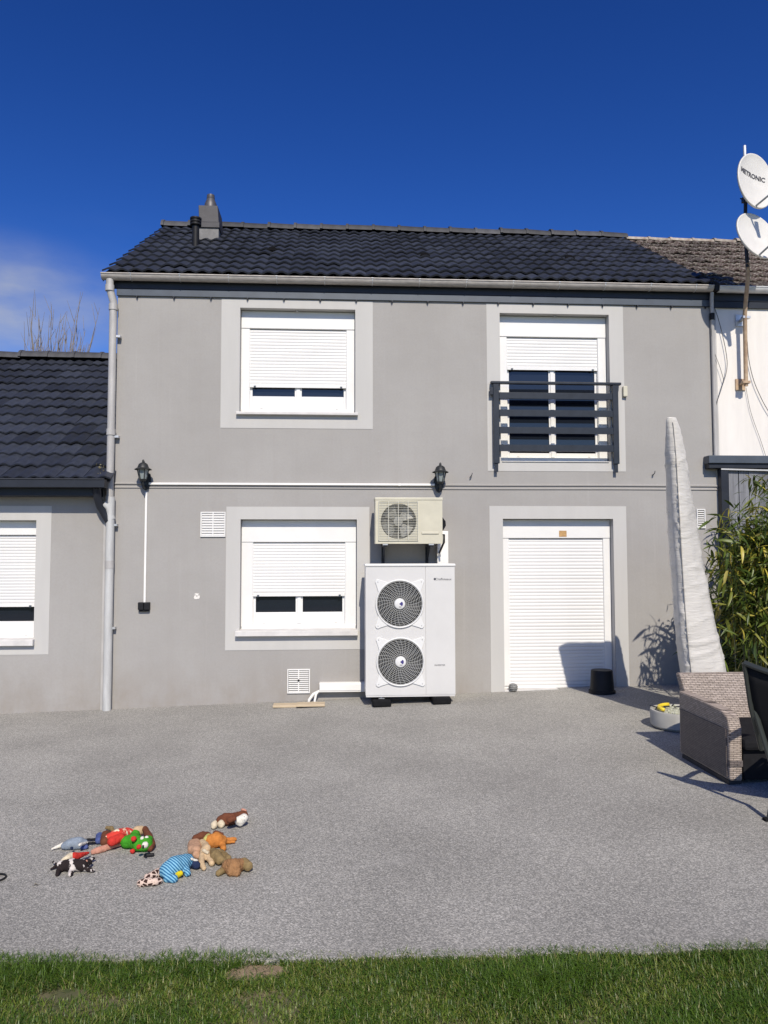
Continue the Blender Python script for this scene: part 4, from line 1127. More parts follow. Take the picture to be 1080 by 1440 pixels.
MB().lathe([(.001, -hpf - .0015), (.013, -hpf - .0015), (.013, -hpf + .001)], (q.x, 0, q.z), 16, 'y').build('brand_mark', M_ink, hp)
q = W(618.5, 935.5, hpf)
text_mesh('lettering', 'INVERTER', .026, M_ink, hp, face(q.x, q.z, -hpf - .001))
for px in (536.5, 620):
    q = W(px, 985, .5)
    gp = gz(q.x)
    MB().box(q.x - .10, q.x + .10, -.60, -.14, gp, gp + .075).build('rubber_foot', M_rubber, hp, bevel=.018)
    for yy_ in (-.49, -.23):
        b = MB(); b.box(q.x - .03, q.x + .03, yy_ - .03, yy_ + .03, gp + .076, gp + .082); b.tube([(q.x, yy_, gp + .08), (q.x, yy_, hz0 - .017)], .012, 8); b.box(q.x - .022, q.x + .022, yy_ - .022, yy_ + .022, gp + .098, gp + .112)
        b.build('levelling_bolt', M_galv, hp)

# ------------------------------------------------------------------ old split air conditioner
sf, sb_ = .44, .17
A, B_ = W(528, 764.5, sf), W(622, 700.5, sf); cx0, cx1, cz0, cz1 = A.x, B_.x, A.z, B_.z
ac = thing('air_conditioner', ((cx0 + cx1) / 2, 0, cz0), 'old beige air conditioner hung on the wall above the heat pump', 'air conditioner')
fx, fz = WX(560.5, 732, sf), WZ(560.5, 733, sf); fr2 = WX(585.5, 732, sf) - fx; gx1_ = WX(589, 732, sf)
b = MB(); yf = -sf
b.plate_hole(cx0, gx1_, cz0, cz1, fx, fz, fr2, yf)
b.add([(gx1_, yf, cz0), (cx1, yf, cz0), (cx1, -sb_, cz0), (cx1, -sb_, cz1), (cx1, yf, cz1), (gx1_, yf, cz1), (cx0, -sb_, cz0), (cx0, -sb_, cz1), (cx0, yf, cz0), (cx0, yf, cz1)],
      [(0, 1, 4, 5), (1, 2, 3, 4), (2, 6, 7, 3), (8, 6, 2, 1), (9, 4, 3, 7), (8, 9, 7, 6)])
b.build('casing', M_beige, ac, fix=False)
MB().box(cx0 - .005, cx1 + .005, yf - .006, -sb_ + .005, cz1 - .022, cz1 + .006).build('lid', M_beige, ac, bevel=.004)
cv = MB().lathe([(fr2, yf), (fr2 * .98, yf + .05), (fr2 * .98, yf + .13), (.001, yf + .13)], (fx, 0, fz), 36, 'y').build('fan_duct', M_cavity_b, ac, smooth=True)
b = MB()
for k in range(4):
    a0 = k * math.pi / 2 + .2
    for i in range(6):
        for j, rr in enumerate((.05, fr2 * .5, fr2 * .92)):
            a = a0 + (i / 5) * 1.0; b.v.append((fx + rr * math.cos(a), yf + .06 + .045 * i / 5, fz + rr * math.sin(a)))
    base = k * 18
    for i in range(5):
        for j in range(2): b.f.append((base + i * 3 + j, base + i * 3 + j + 1, base + (i + 1) * 3 + j + 1, base + (i + 1) * 3 + j))
b.build('fan', M_blade_b, cv, smooth=True)
MB().lathe([(.001, yf + .04), (.05, yf + .045), (.055, yf + .11)], (fx, 0, fz), 20, 'y').build('fan_hub', M_blade_b, cv, smooth=True)
b = MB(); gx0_ = cx0 + .035; gz0, gz1_ = cz0 + .035, cz1 - .035
for i in range(25):
    z = gz0 + (gz1_ - gz0) * i / 24; b.tube([(gx0_, yf - .012, z), (gx1_ - .012, yf - .012, z)], .0022, 4)
for i in range(5):
    x = gx0_ + (gx1_ - .012 - gx0_) * i / 4; b.tube([(x, yf - .016, gz0), (x, yf - .016, gz1_)], .0034, 5)
b.tube([(gx0_, yf - .012, gz0), (gx1_ - .012, yf - .012, gz0), (gx1_ - .012, yf - .012, gz1_), (gx0_, yf - .012, gz1_), (gx0_, yf - .012, gz0)], .004, 5)
b.build('fan_grille', M_wire_b, ac)
q = W(608, 749.5, sf)
MB().box(gx1_ + .03, cx1 - .04, yf - .010, yf - .0005, q.z - .012, q.z + .012).build('handle_ledge', M_beige, ac, bevel=.004)
b = MB(); v0 = W(625.5, 733, .33)
b.prism([(cx1 + .001, -.40, v0.z + .05), (cx1 + .045, -.37, v0.z), (cx1 + .05, -.37, v0.z - .05), (cx1 + .02, -.38, v0.z - .10), (cx1 + .001, -.40, v0.z - .11)], (0, .12, 0))
b.build('valve_cover', M_black, ac, bevel=.006)
for yy_ in (-.36, -.30): MB().tube([(cx1 + .001, yy_, cz0 + .10), (cx1 + .03, yy_, cz0 + .10), (cx1 + .035, yy_ + .04, cz0 + .02), (cx1 + .01, -.10, cz0 - .10), (cx1 + .01, -.06, cz0 - .16)], .011, 6).build('pipe', M_cable if yy_ < -.33 else M_hose, ac, smooth=True)
for px in (541.5, 606):
    x = WX(px, 770, sf - .05)
    b = MB(); b.box(x - .018, x + .018, -sf + .02, -.012, cz0 - .035, cz0 - .002); b.box(x - .018, x + .018, -.012, -.001, cz0 - .28, cz0 + .10)
    b.prism([(x - .004, -sf + .06, cz0 - .036), (x - .004, -.02, cz0 - .036), (x - .004, -.02, cz0 - .20)], (.008, 0, 0))
    b.build('bracket', M_anth, ac, bevel=.002)
    MB().box(x - .028, x + .028, -sf + .005, -sf + .06, cz0 - .016, cz0 - .0005).build('rubber_mount', M_galv, ac)
q0, q1 = W(614.5, 795, .05), W(630, 747, .05)
tr_ = thing('pipe_trunking', (q0.x, 0, q0.z), 'white vertical pipe trunking right of the air conditioner', 'trunking')
MB().box(q0.x, q1.x, -.075, -.001, 1.0, q1.z).build('duct', M_trunk, tr_, bevel=.006)
MB().box(q0.x + .004, q1.x - .004, -.081, -.076, 1.0, q1.z - .03).build('duct_lid', M_trunk, tr_, bevel=.003)

# trunking from the heat pump, hoses and the board they enter
a0, a1 = W(449, 975, .08), W(517, 959.5, .08)
t = thing('pipe_trunking', (a0.x, 0, a0.z), 'white horizontal trunking low on the wall left of the heat pump', 'trunking')
MB().box(a0.x, a1.x + .45, -.09, -.001, a0.z + .012, a1.z).build('duct', M_trunk, t, bevel=.005)
MB().box(a0.x + .004, a1.x + .45, -.097, -.091, a0.z + .03, a1.z - .012).build('duct_lid', M_trunk, t, bevel=.003)
for k, (e, nm) in enumerate((((434, 988), 'thicker white hose curving from trunking down to the board'), ((442, 989), 'thinner white hose beside the thicker one below the trunking'))):
    s0 = W(449, 971, .05 + .02 * k); e0 = W(e[0], e[1], .15)
    mid = (s0 + e0) / 2 + Vector((-.01, 0, .025))
    tag(MB().tube([s0 + Vector((.02, 0, 0)), s0 + Vector((-.015, -.01, -.012)), mid, e0 + Vector((.005, 0, .03)), e0 + Vector((0, 0, -.03))], .017 - .003 * k, 8).build('hose', M_hose, smooth='all'), nm, 'hose')
for (l_, r_, yb, dz, lab) in ((383.5, 418, 996.5, 0, 'left pale wooden board lying under the hoses by the wall'), (416.5, 456.5, 996.5, .009, 'right pale wooden board overlapping the other under the white hoses')):
    q0, q1 = G(l_, yb), G(r_, yb)
    g0 = gz((q0.x + q1.x) / 2) + dz
    o = MB().box(q0.x, q1.x, q0.y, q0.y + .15, g0 + .004, g0 + .028).build('wooden_board', M_board, bevel=.003)
    tag(o, lab, 'board')

# ------------------------------------------------------------------ things by the door
q = G(722.5, 973); r_ = .052
b = MB(); b.ball((q.x, q.y + .03, q.z + r_ * .9), (r_, r_, r_ * .9), 16, 10)
for k in range(4): b.ring((q.x, q.y + .03, q.z + r_ * .9 + (k - 1.5) * .02), math.sqrt(max(.0001, r_ ** 2 - ((k - 1.5) * .022) ** 2)) + .001, .004, 20, 4, axis='z')
tag(b.build('door_stop', M_stone, smooth='all'), 'small grey ball shaped door stop at the left of the doorway', 'door stop')
q = G(852, 977)
pot = thing('flower_pot', q, 'black upside-down flower pot on the terrace in front of the door', 'flower pot')
b = MB(); x, y, z = q; y += .12
h = .255
b.lathe([(.137, z), (.140, z + .012), (.132, z + .02), (.118, z + h - .01), (.112, z + h), (.001, z + h)], (x, y, 0), 32)
b.build('pot_body', M_black, pot, smooth=True)
MB().lathe([(.141, z + .002), (.147, z + .004), (.147, z + .03), (.136, z + .034)], (x, y, 0), 32).build('pot_rim', M_black, pot, smooth=True)

# round planter
A = G(918.5, 1008); 
pc = G(957, 1032) + Vector((.125, .255, 0))
x, y = pc.x, pc.y; z = gz(x)
pl = thing('round_planter', (x, y, z), 'low round pale planter behind the wicker chair', 'planter')
b = MB(); rr = .262; hh = .150
b.lathe([(rr - .02, z), (rr, z + .02), (rr + .005, z + hh - .02), (rr, z + hh), (rr - .025, z + hh), (rr - .03, z + hh - .03), (.001, z + hh - .03)], (x, y, 0), 40)
b.build('planter_bowl', M_planter, pl, smooth=True)
b = MB(); b.lathe([(rr - .031, z + hh - .028), (.15, z + hh - .008), (.001, z + hh - .002)], (x, y, 0), 32)
for k in range(60):
    a = random.uniform(0, 6.28); r_ = rr * .8 * math.sqrt(random.random()); b.ball((x + r_ * math.cos(a), y + r_ * math.sin(a), z + hh - .004), random.uniform(.007, .016), 6, 4)
b.build('planter_fill', M_soil, pl, smooth=True)
b = MB(); pts = []
for k in range(9):
    a = R(100 + k * 12); pts.append((x + rr * .72 * math.cos(a), y + rr * .72 * math.sin(a), z + hh + .012))
b.tube(pts, .017, 8)
tag(b.build('yellow_toy_ring', M_yellow, smooth='all'), 'curved yellow plastic strip lying in the round planter', 'plastic strip')
b = MB()
for k in range(14):
    a = random.uniform(0, 6.28); r_ = rr * .7 * math.sqrt(random.random()); s_ = Vector((x + r_ * math.cos(a), y + r_ * math.sin(a), z + hh + .01))
    b.tube([s_, s_ + Vector((random.uniform(-.09, .09), random.uniform(-.09, .09), .012))], .006, 5)
b.build('twig', M_anth, pl)

# ------------------------------------------------------------------ closed cantilever parasol in its cover, seen nearly edge on
PE = [(586, 939, 950, 944.5), (592, 936.5, 952.5, 945.5), (602, 936.2, 956, 947), (625, 936.5, 960, 949), (650, 937, 964, 951), (700, 938, 972, 954), (750, 940, 981, 957),
      (800, 944, 989.5, 960), (850, 947, 1000, 963.5), (900, 951.5, 1011, 968), (943, 957, 1021, 973), (966, 964, 1023, 976)]
def edges(py):
    k = [r[0] for r in PE]; return [float(np.interp(py, k, [r[i] for r in PE])) for i in (1, 2, 3)]
def at_z(px, z, p):
    py = 800.0
    for _ in range(4): py += (W(px, py, p).z - z) * FPX / (CAM_D - p)
    return W(px, py, p), py
pb = at_z(990, .1, 1.85)[0]
par = thing('covered_parasol', (pb.x, pb.y, gz(pb.x)), 'tall closed parasol in a creased pale cover behind the wicker armchair', 'parasol')
zt_, zb_ = W(944, 587, 2.46).z, .47
b = MB(); NL = 130; n = 44; tip = []
for j in range(NL + 1):
    f = j / NL; f = f ** 1.15 if f < .12 else f
    z = zt_ + (zb_ - zt_) * f
    pf = np.interp(z, [zb_, zt_], [2.05, 2.47])
    pk = np.interp(z, [zb_, 1.2, 1.94, 2.02, 2.16, 2.46, 2.72, zt_], [1.42, 1.43, 1.47, 1.53, 1.69, 2.03, 2.32, 2.42])
    _, py = at_z(960, z, (pf + pk) / 2)
    l_, r_, s_ = edges(py); Lh = pf - pk; mid = (l_ + r_) / 2
    # outline in plan, front tip first, anticlockwise seen from above
    ctl = [(s_, pf), (s_ + (r_ - s_) * .55, pf - .07 * Lh), (r_ - .06 * (r_ - s_), pf - .22 * Lh), (r_, pf - .38 * Lh), (r_ - .10 * (r_ - l_), pf - .68 * Lh), (mid + .22 * (r_ - l_), pk + .05 * Lh), (mid, pk),
           (mid - .22 * (r_ - l_), pk + .05 * Lh), (l_ + .10 * (r_ - l_), pf - .68 * Lh), (l_, pf - .38 * Lh), (l_ + .06 * (s_ - l_), pf - .22 * Lh), (s_ - (s_ - l_) * .55, pf - .06 * Lh)]
    pts = [at_z(a, z, p)[0] for a, p in ctl]; m_ = len(pts); ring = []
    for k in range(n):
        u = k / n * m_; i0 = int(u); t_ = u - i0
        ring.append(pts[i0 % m_].lerp(pts[(i0 + 1) % m_], t_))
    c_ = sum(ring, Vector()) / n
    for k, q in enumerate(ring):
        d = (q - c_); d.z = 0; d.normalize()
        # slack folds: long diagonal pulls plus short creases
        kk = k / n * 26
        a1 = noise.noise(Vector((q.x * 3 + q.y * 2, q.y * 2.2, z * 2.6))); a2 = noise.noise(Vector((kk * .42, z * 9 + kk * .25, 7.7)))
        u_ = noise.noise(Vector((kk * .13 + z * .5, z * 6.5 - kk * .16, 3.3))); cr1 = max(0, 1 - abs(u_) * 7) ** 1.5      # sharp pulled creases
        u2 = noise.noise(Vector((kk * .55, z * 1.3, 9.1))); cr2 = max(0, 1 - abs(u2) * 6) ** 1.5                             # hanging folds
        amp = min(1, f * 7) * min(1, (1 - f) * 12 + .3)
        q = q + d * amp * (.010 * a1 + .004 * a2 + .013 * cr1 - .010 * cr2 * f + .006)
        b.v.append(q)
    tip.append(Vector(b.v[-n]))
for j in range(NL):
    for k in range(n): b.f.append((j * n + k, j * n + (k + 1) % n, (j + 1) * n + (k + 1) % n, (j + 1) * n + k))
b.f += [tuple(range(n)), tuple(range(NL * n, (NL + 1) * n))]
cov = b.build('cover', M_cover, par, smooth='all')
MB().tube([t_ + Vector((-.002, -.004, 0)) for t_ in tip[4:]], .0035, 5).build('zip_seam', M_seam, cov)
pt_ = (Vector(b.v[NL * n]) + Vector(b.v[NL * n + n // 2])) / 2
MB().tube([(pb.x, pb.y, gz(pb.x) + .02), (pb.x, pb.y, zb_ + .05)], .045, 12).build('pole', M_alu, par, smooth=True)
g0 = gz(pb.x); bb = MB(); bb.lathe([(.001, g0 + .07), (.16, g0 + .065), (.19, g0 + .03), (.19, g0)], (pb.x, pb.y, 0), 24)
bb.build('base_weight', M_rubber, par, smooth=True)

# ------------------------------------------------------------------ wicker armchair
wy0, wy1 = -3.76, -2.98
wx0 = 2.635; wx1 = wx0 + .80; wz = gz(wx0)
wc = thing('wicker_armchair', ((wx0 + wx1) / 2, (wy0 + wy1) / 2, wz), 'brown wicker armchair with a dark cushion at the right', 'armchair')
def arm(xa, name, xo, aw=.088):
    b = MB(); pts = []
    pr_ = [(wy0, wz + .03), (wy0 - .01, wz + .375), (wy0 + .02, wz + .45), (wy0 + .09, wz + .48), (wy0 + .30, wz + .493), (wy1 - .03, wz + .50), (wy1 - .02, wz + .03)]
    b.prism([(xa, y, z) for y, z in pr_], (aw, 0, 0))
    o = b.build(name, M_wicker, wc, bevel=.012)
    MB().box(xo, xo + .006, wy0 + .03, wy1 - .06, wz + .05, wz + .37).build('side_panel', M_wicker_shade, o)  # outer side of the arm, its shade painted by darker wicker
    MB().box(xa + .002, xa + aw - .002, wy0 + .02, wy1 - .06, wz, wz + .029).build('skid', M_anth, o)
    MB().box(xa - .001, xa + aw + .001, wy0 - .006, wy0 + .05, wz + .125, wz + .165).build('front_shade_band', M_wicker_shade, o)  # shadow band across the arm front, painted as a dark strip
    return o
arm(wx0, 'armrest', wx0 - .0065); arm(wx1 - .088, 'armrest', wx1 + .0005)
b = MB(); tl = .20
b.add([(wx0 + .09, wy1 - .12, wz + .22), (wx1 - .09, wy1 - .12, wz + .22), (wx1 - .09, wy1 + .0, wz + .22), (wx0 + .09, wy1, wz + .22),
       (wx0 + .03, wy1 + .02, wz + .625), (wx1 - .03, wy1 + .02, wz + .625), (wx1 - .03, wy1 + .10, wz + .62), (wx0 + .03, wy1 + .10, wz + .62)],
      [(0, 1, 5, 4), (1, 2, 6, 5), (2, 3, 7, 6), (3, 0, 4, 7), (4, 5, 6, 7), (0, 3, 2, 1)])
b.build('backrest', M_wicker, wc, bevel=.015)
MB().box(wx0 + .105, wx1 - .105, wy0 + .02, wy1 - .05, wz + .03, wz + .23).build('seat_base', M_cush_shade, wc, bevel=.008)  # wicker front lying in shade, painted in the dark cushion colour
MB().box(wx0 + .092, wx1 - .092, wy0 - .03, wy1 - .10, wz + .232, wz + .31).build('cushion', M_cush_shade, wc, bevel=.025)

# ------------------------------------------------------------------ black sling chair at the right edge
sc0 = Vector((2.85, -4.45, gz(2.85)))
sc = thing('sling_chair', sc0, 'black garden sling chair cut off by the right edge', 'garden chair')
z = sc0.z
# back upright: top bar runs along local u, the seat goes along f
tl_ = Vector((2.40, -4.42, .965)); tr2 = Vector((2.84, -4.80, .96))
fdir = Vector((.78, .62, 0)).normalized()
bl_ = tl_ + fdir * .20 + Vector((0, 0, -.53)); br_ = tr2 + fdir * .20 + Vector((0, 0, -.53))
b = MB()
for T, Bq in ((tl_, bl_), (tr2, br_)):
    b.tube([T, T + (Bq - T) * .5 + fdir * .03 * -1, Bq, Bq + fdir * .44 + Vector((0, 0, .03)), Bq + fdir * .50 + Vector((0, 0, -.02)), Bq + fdir * .52 + Vector((0, 0, -.40))], .015, 8)
bow = [tl_ + (tr2 - tl_) * t_ + Vector((0, 0, -.055 * math.sin(math.pi * t_))) - fdir * .03 * math.sin(math.pi * t_) for t_ in [i / 10 for i in range(11)]]
b.tube(bow, .017, 8)
b.build('frame', M_alu, sc, smooth=True)
b = MB(); nn = 10
for j in range(9):
    t_ = j / 8
    for i in range(nn + 1):
        s_ = i / nn
        if t_ <= .6: p_ = bow[i] + ((bl_ + (br_ - bl_) * s_) - bow[i]) * (t_ / .6) - fdir * .03 * math.sin(math.pi * t_ / .6) * 1
        else: p_ = bl_ + (br_ - bl_) * s_ + fdir * .46 * (t_ - .6) / .4 + Vector((0, 0, -.03 * math.sin(math.pi * s_)))
        b.v.append(p_)
for j in range(8):
    for i in range(nn): b.f.append((j * (nn + 1) + i, j * (nn + 1) + i + 1, (j + 1) * (nn + 1) + i + 1, (j + 1) * (nn + 1) + i))
o = b.build('sling', M_sling, sc, smooth='all'); sm = o.modifiers.new('thick', 'SOLIDIFY'); sm.thickness = .004
for T, Bq in ((tl_, bl_), (tr2, br_)):
    rear = Vector((T.x + .12, T.y + .0, gz(T.x))); 
    MB().tube([T + (Bq - T) * .45 + Vector((0, 0, .0)), Vector((rear.x + .05, rear.y, rear.z + .25)), rear], .016, 8).build('rear_leg', M_alu, sc, smooth=True)
    MB().tube([T + (Bq - T) * .4, T + (Bq - T) * .4 + fdir * .20 + Vector((0, 0, .015)), T + (Bq - T) * .45 + fdir * .50], .02, 8).build('armrest', M_alu, sc, smooth=True)
    MB().box(rear.x - .03, rear.x + .03, rear.y - .02, rear.y + .02, rear.z, rear.z + .02).build('foot', M_rubber, sc, bevel=.004)

# ------------------------------------------------------------------ bamboo
def leaf_proto(Lf, wd, droop):
    b = MB(); n = 5
    for i in range(n + 1):
        t_ = i / n; w_ = wd * math.sin(math.pi * (t_ * .92 + .05)) ** .8 * (1 - .25 * t_)
        y_ = Lf * t_; z_ = -droop * t_ * t_
        b.v += [(-w_, y_, z_ + w_ * .35), (0, y_, z_), (w_, y_, z_ + w_ * .35)]
    for i in range(n):
        a = 3 * i; b.f += [(a, a + 1, a + 4, a + 3), (a + 1, a + 2, a + 5, a + 4)]
    return b
bam = thing('bamboo_plant', (4.5, -1.3, gz(4.5)), 'dense green bamboo with yellowing leaves beside the grey lean-to', 'bamboo')
canes = []
for i in range(34):
    bx_ = random.uniform(4.2, 5.3); by_ = random.uniform(-1.75, -.75)
    if i < 8: bx_, by_ = random.uniform(3.86, 4.18), random.uniform(-1.75, -1.5)
    lean = Vector((random.uniform(-.16, .10), random.uniform(-.12, .12), 0)); h = random.uniform(1.4, 1.9) if i >= 8 else random.uniform(1.7, 2.0)
    if random.random() < .10: h = 2.2
    pts = [Vector((bx_, by_, gz(bx_))) + lean * (t_ ** 1.8) * h * .5 + Vector((0, 0, h * t_)) for t_ in [k / 6 for k in range(7)]]
    canes.append(pts)
    MB().tube(pts, [.007 - .0008 * k for k in range(7)], 6).build('cane', M_cane, bam, smooth='all')
protos = [leaf_proto(.15, .012, .03), leaf_proto(.19, .015, .06), leaf_proto(.12, .010, .015), leaf_proto(.17, .018, .08)]
LFS = []
for ci, pts in enumerate(canes):
    for k in range(400 if ci >= 8 else 190):
        t_ = random.uniform(.04, 1.0) if ci >= 8 else .36 + .64 * random.random() ** .8; s_ = t_ * 6; i = min(5, int(s_)); p_ = pts[i].lerp(pts[i + 1], s_ - i)
        sg = .15 if ci >= 8 else .075; off = Vector((random.gauss(0, sg), random.gauss(0, sg), random.gauss(0, .07)))
        az = random.uniform(0, 2 * math.pi); pitch = random.gauss(-.35, .5)
        mt = Matrix.Translation(p_ + off) @ Matrix.Rotation(az, 4, 'Z') @ Matrix.Rotation(pitch, 4, 'X') @ Matrix.Rotation(random.gauss(0, .6), 4, 'Y') @ Matrix.Scale(random.uniform(.6, 1.12), 4)
        LFS.append((mt, random.randrange(4)))
# small loose sprays above the crown
for (x_, y_, z_) in ((4.62, -.7, 2.42), (4.55, -.7, 2.46), (4.78, -.75, 2.50)):
    for k in range(10):
        mt = Matrix.Translation((x_ + random.gauss(0, .06), y_, z_ + random.gauss(0, .03))) @ Matrix.Rotation(random.uniform(0, 6.28), 4, 'Z') @ Matrix.Rotation(-.3, 4, 'X')
        LFS.append((mt, random.randrange(4)))
LFS.sort(key=lambda q: (q[0].translation.y))           # nearest to the camera first
stuff = MB(); objs = [None] * 4; tint = []
npick = 0
for idx, (mt, k) in enumerate(LFS):
    vis = mt.translation.x < .60 * (CAM_D + mt.translation.y) + .05
    if vis and npick < 298:
        npick += 1
        if objs[k] is None:
            objs[k] = protos[k].build('leaf', M_leaf, bam, local=True, fix=False, smooth='all'); o = objs[k]
        else: o = inst(objs[k], 'leaf', bam)
        o.matrix_local = Matrix.Translation(-ORG[bam.name]) @ mt
    else:
        stuff.add([mt @ Vector(v) for v in protos[k].v], protos[k].f); tint += [random.random()] * len(protos[k].v)
o = stuff.build('foliage', M_leaf, bam, fix=False, smooth='all'); tag(o, kind='stuff')
a = o.data.attributes.new('tint', 'FLOAT', 'POINT'); a.data.foreach_set('value', np.array(tint, dtype=np.float32))

# ------------------------------------------------------------------ leafless tree far behind the annex
tb = Vector((-12.5, 26.0, 0)); tree = thing('bare_tree', tb, 'leafless pale tree showing above the annex roof ridge', 'tree')
tr = MB(); tr.tube([tb, tb + Vector((0, 0, 4)), tb + Vector((.1, 0, 7.5))], [.28, .22, .16], 8); tr.build('trunk', M_bark, tree, smooth='all')
cr_ = MB()
for i in range(70):
    s_ = tb + Vector((random.gauss(0, .15), random.gauss(0, .15), random.uniform(5, 7.5)))
    sp = Vector((random.uniform(-1.5, 1.5), random.uniform(-1, 1), 0)); h = random.uniform(3.6, 5.9)
    pts = [s_, s_ + sp * .55 + Vector((0, 0, h * .35)), s_ + sp * .85 + Vector((0, 0, h * .7)), s_ + sp * 1.0 + Vector((random.gauss(.1, .1), 0, h))]
    cr_.tube(pts, [.05, .032, .02, .006], 5)
    for k in range(4):
        q = pts[1].lerp(pts[3], random.random()); cr_.tube([q, q + Vector((random.gauss(0, .18), random.gauss(0, .18), random.uniform(.5, 1.1)))], [.016, .005], 4)
cr_.build('crown', M_bark, tree)

# ------------------------------------------------------------------ soft toys on the terrace
def blob(name, m, parent, chains, vox=.0055, local=False):
    """one continuous stuffed shape from balls [(px, py, height, radius), ...] joined in chains"""
    b = MB()
    for chn in chains:
        P = [(G(c[0], c[1], c[2]), c[3]) for c in chn]
        for i, (p, r) in enumerate(P):
            b.ball(p, r, 12, 8)
            if i:
                p0, r0 = P[i - 1]; n = max(1, int((p - p0).length / (.45 * min(r, r0))))
                for k in range(1, n): t_ = k / n; b.ball(p0.lerp(p, t_), r0 + (r - r0) * t_, 10, 7)
    o = b.build(name, m, parent, fix=False)
    rm = o.modifiers.new('join', 'REMESH'); rm.mode = 'VOXEL'; rm.voxel_size = vox; rm.use_smooth_shade = True
    smo = o.modifiers.new('soft', 'SMOOTH'); smo.factor = .5; smo.iterations = 4
    dg = bpy.context.evaluated_depsgraph_get(); me = bpy.data.meshes.new_from_object(o.evaluated_get(dg)); me.name = name
    o.modifiers.clear(); old = o.data; o.data = me; bpy.data.meshes.remove(old)
    fz_, am_ = (150, .0060) if name == 'shaggy_coat' else (70, .0022)
    for v in me.vertices: v.co += v.normal * (noise.noise(v.co * fz_) * am_ + noise.noise(v.co * 22) * .0025)
    me.shade_smooth()
    return o
def toy(name, px, py, label, cat='soft toy'):
    return thing(name, G(px, py), label, cat, 'soft toys scattered on the terrace')
plush = lambda n, c: mat('plush_' + n, c, .95, var=.22, vscale=60, bump=.8, bscale=300, spec=.1)
P_blue = plush('grey_blue', (.23, .27, .32)); P_cream = plush('cream', (.62, .53, .38)); P_dark = plush('charcoal', (.02, .02, .024))
P_red = plush('red', (.52, .04, .03)); P_brown = plush('brown', (.15, .055, .03)); P_tan = plush('tan', (.45, .27, .17)); P_green = plush('green', (.05, .27, .02))
P_orange = plush('orange', (.50, .19, .045)); P_olive = plush('olive', (.24, .17, .08)); P_shag = plush('shaggy', (.30, .16, .075)); P_denim = plush('denim', (.075, .10, .24))
P_pink = plush('pink', (.50, .25, .18)); P_white = plush('white', (.70, .66, .58)); P_navy = plush('navy', (.02, .03, .07)); P_yellow = plush('yellow', (.66, .52, .02)); P_sand = plush('sand', (.55, .40, .24))
P_cow = pattern_mat('cow_print', 'noise', (.022, .016, .016), (.55, .50, .46), 26, thr=.60, soft=.02)
P_gir = pattern_mat('giraffe_print', 'cells', (.60, .46, .38), (.045, .022, .018), 46, thr=.13, soft=.03)
P_stripe = pattern_mat('blue_stripe', 'stripe', (.20, .43, .56), (.025, .12, .25), 30, thr=.5, soft=.2)
P_fleece = pattern_mat('red_cream_print', 'noise', (.55, .05, .035), (.72, .60, .42), 40, thr=.58, soft=.03)

t = toy('bird_toy', 105, 1190, 'grey blue plush bird with white beak, leftmost toy')
blob('body', P_blue, t, [[(90, 1190, .022, .018), (98, 1187, .032, .030), (110, 1185, .034, .033), (119, 1185, .028, .020)], [(104, 1190, .02, .02), (120, 1190, .016, .010)]])
blob('beak', P_white, t, [[(88, 1188, .018, .013), (80, 1191, .014, .010), (73, 1194, .011, .008)]])
blob('wing_tip', P_white, t, [[(112, 1188, .05, .010), (122, 1185, .03, .009)]])
for a, c in (((118, 1181), (136, 1180)), ((117, 1186), (136, 1185))): blob('leg', P_dark, t, [[(*a, .015, .007), (*c, .012, .007)]], .004)
blob('eye', P_navy, t, [[(101, 1193, .03, .009)]], .004)

t = toy('rag_doll', 165, 1180, 'rag doll with red patterned top, brown skirt and blue boots')
blob('body', P_fleece, t, [[(155, 1180, .035, .036), (166, 1176, .042, .042), (178, 1172, .038, .034), (184, 1171, .034, .026)]])
blob('apron', P_red, t, [[(158, 1183, .055, .028), (170, 1178, .060, .026)]])
blob('skirt', P_brown, t, [[(149, 1175, .03, .030), (148, 1184, .028, .030)]])
blob('boot', P_denim, t, [[(140, 1176, .024, .024), (139, 1182, .022, .022)]])
blob('boot', P_denim, t, [[(116, 1192, .012, .012), (121, 1191, .014, .014)]])
blob('head', P_sand, t, [[(193, 1169, .036, .032), (198, 1168, .034, .028)]])
blob('hair', P_brown, t, [[(204, 1166, .05, .018), (210, 1178, .04, .024), (213, 1188, .028, .024), (211, 1193, .02, .020)]])
blob('arm', P_pink, t, [[(172, 1184, .03, .017), (155, 1190, .02, .018), (140, 1195, .018, .020), (131, 1198, .015, .015)]])
blob('ribbon', P_olive, t, [[(150, 1164, .02, .012), (157, 1165, .024, .014), (160, 1170, .02, .010)]])

t = toy('frog_toy', 195, 1188, 'bright green plush frog with red spots and white eyes')
blob('body', P_green, t, [[(178, 1184, .036, .036), (188, 1182, .044, .042), (196, 1187, .040, .040), (205, 1187, .040, .040)], [(190, 1174, .05, .030)], [(209, 1181, .05, .024)]])
for s_ in ((188, 1179.5, .085, .016), (195, 1191, .074, .014), (186, 1197, .016, .014)): blob('spot', P_red, t, [[s_]], .004)
for s_ in ((204, 1188, .084, .017), (200, 1179, .075, .012), (206, 1178, .075, .012)): blob('eye', P_white, t, [[s_]], .004)
for s_ in ((201.5, 1189.5, .098, .0065), (201.5, 1192, .095, .0065)): blob('pupil', P_dark, t, [[s_]], .003)

t = toy('carrot_toy', 105, 1205, 'red and cream tapered plush lying on the cow toy')
blob('tip', P_cream, t, [[(88, 1211, .045, .012), (94, 1208, .05, .022), (101, 1205, .05, .024)]])
blob('stocking', P_red, t, [[(103, 1205, .05, .023), (112, 1203, .045, .016), (124, 1199.5, .035, .009)]])

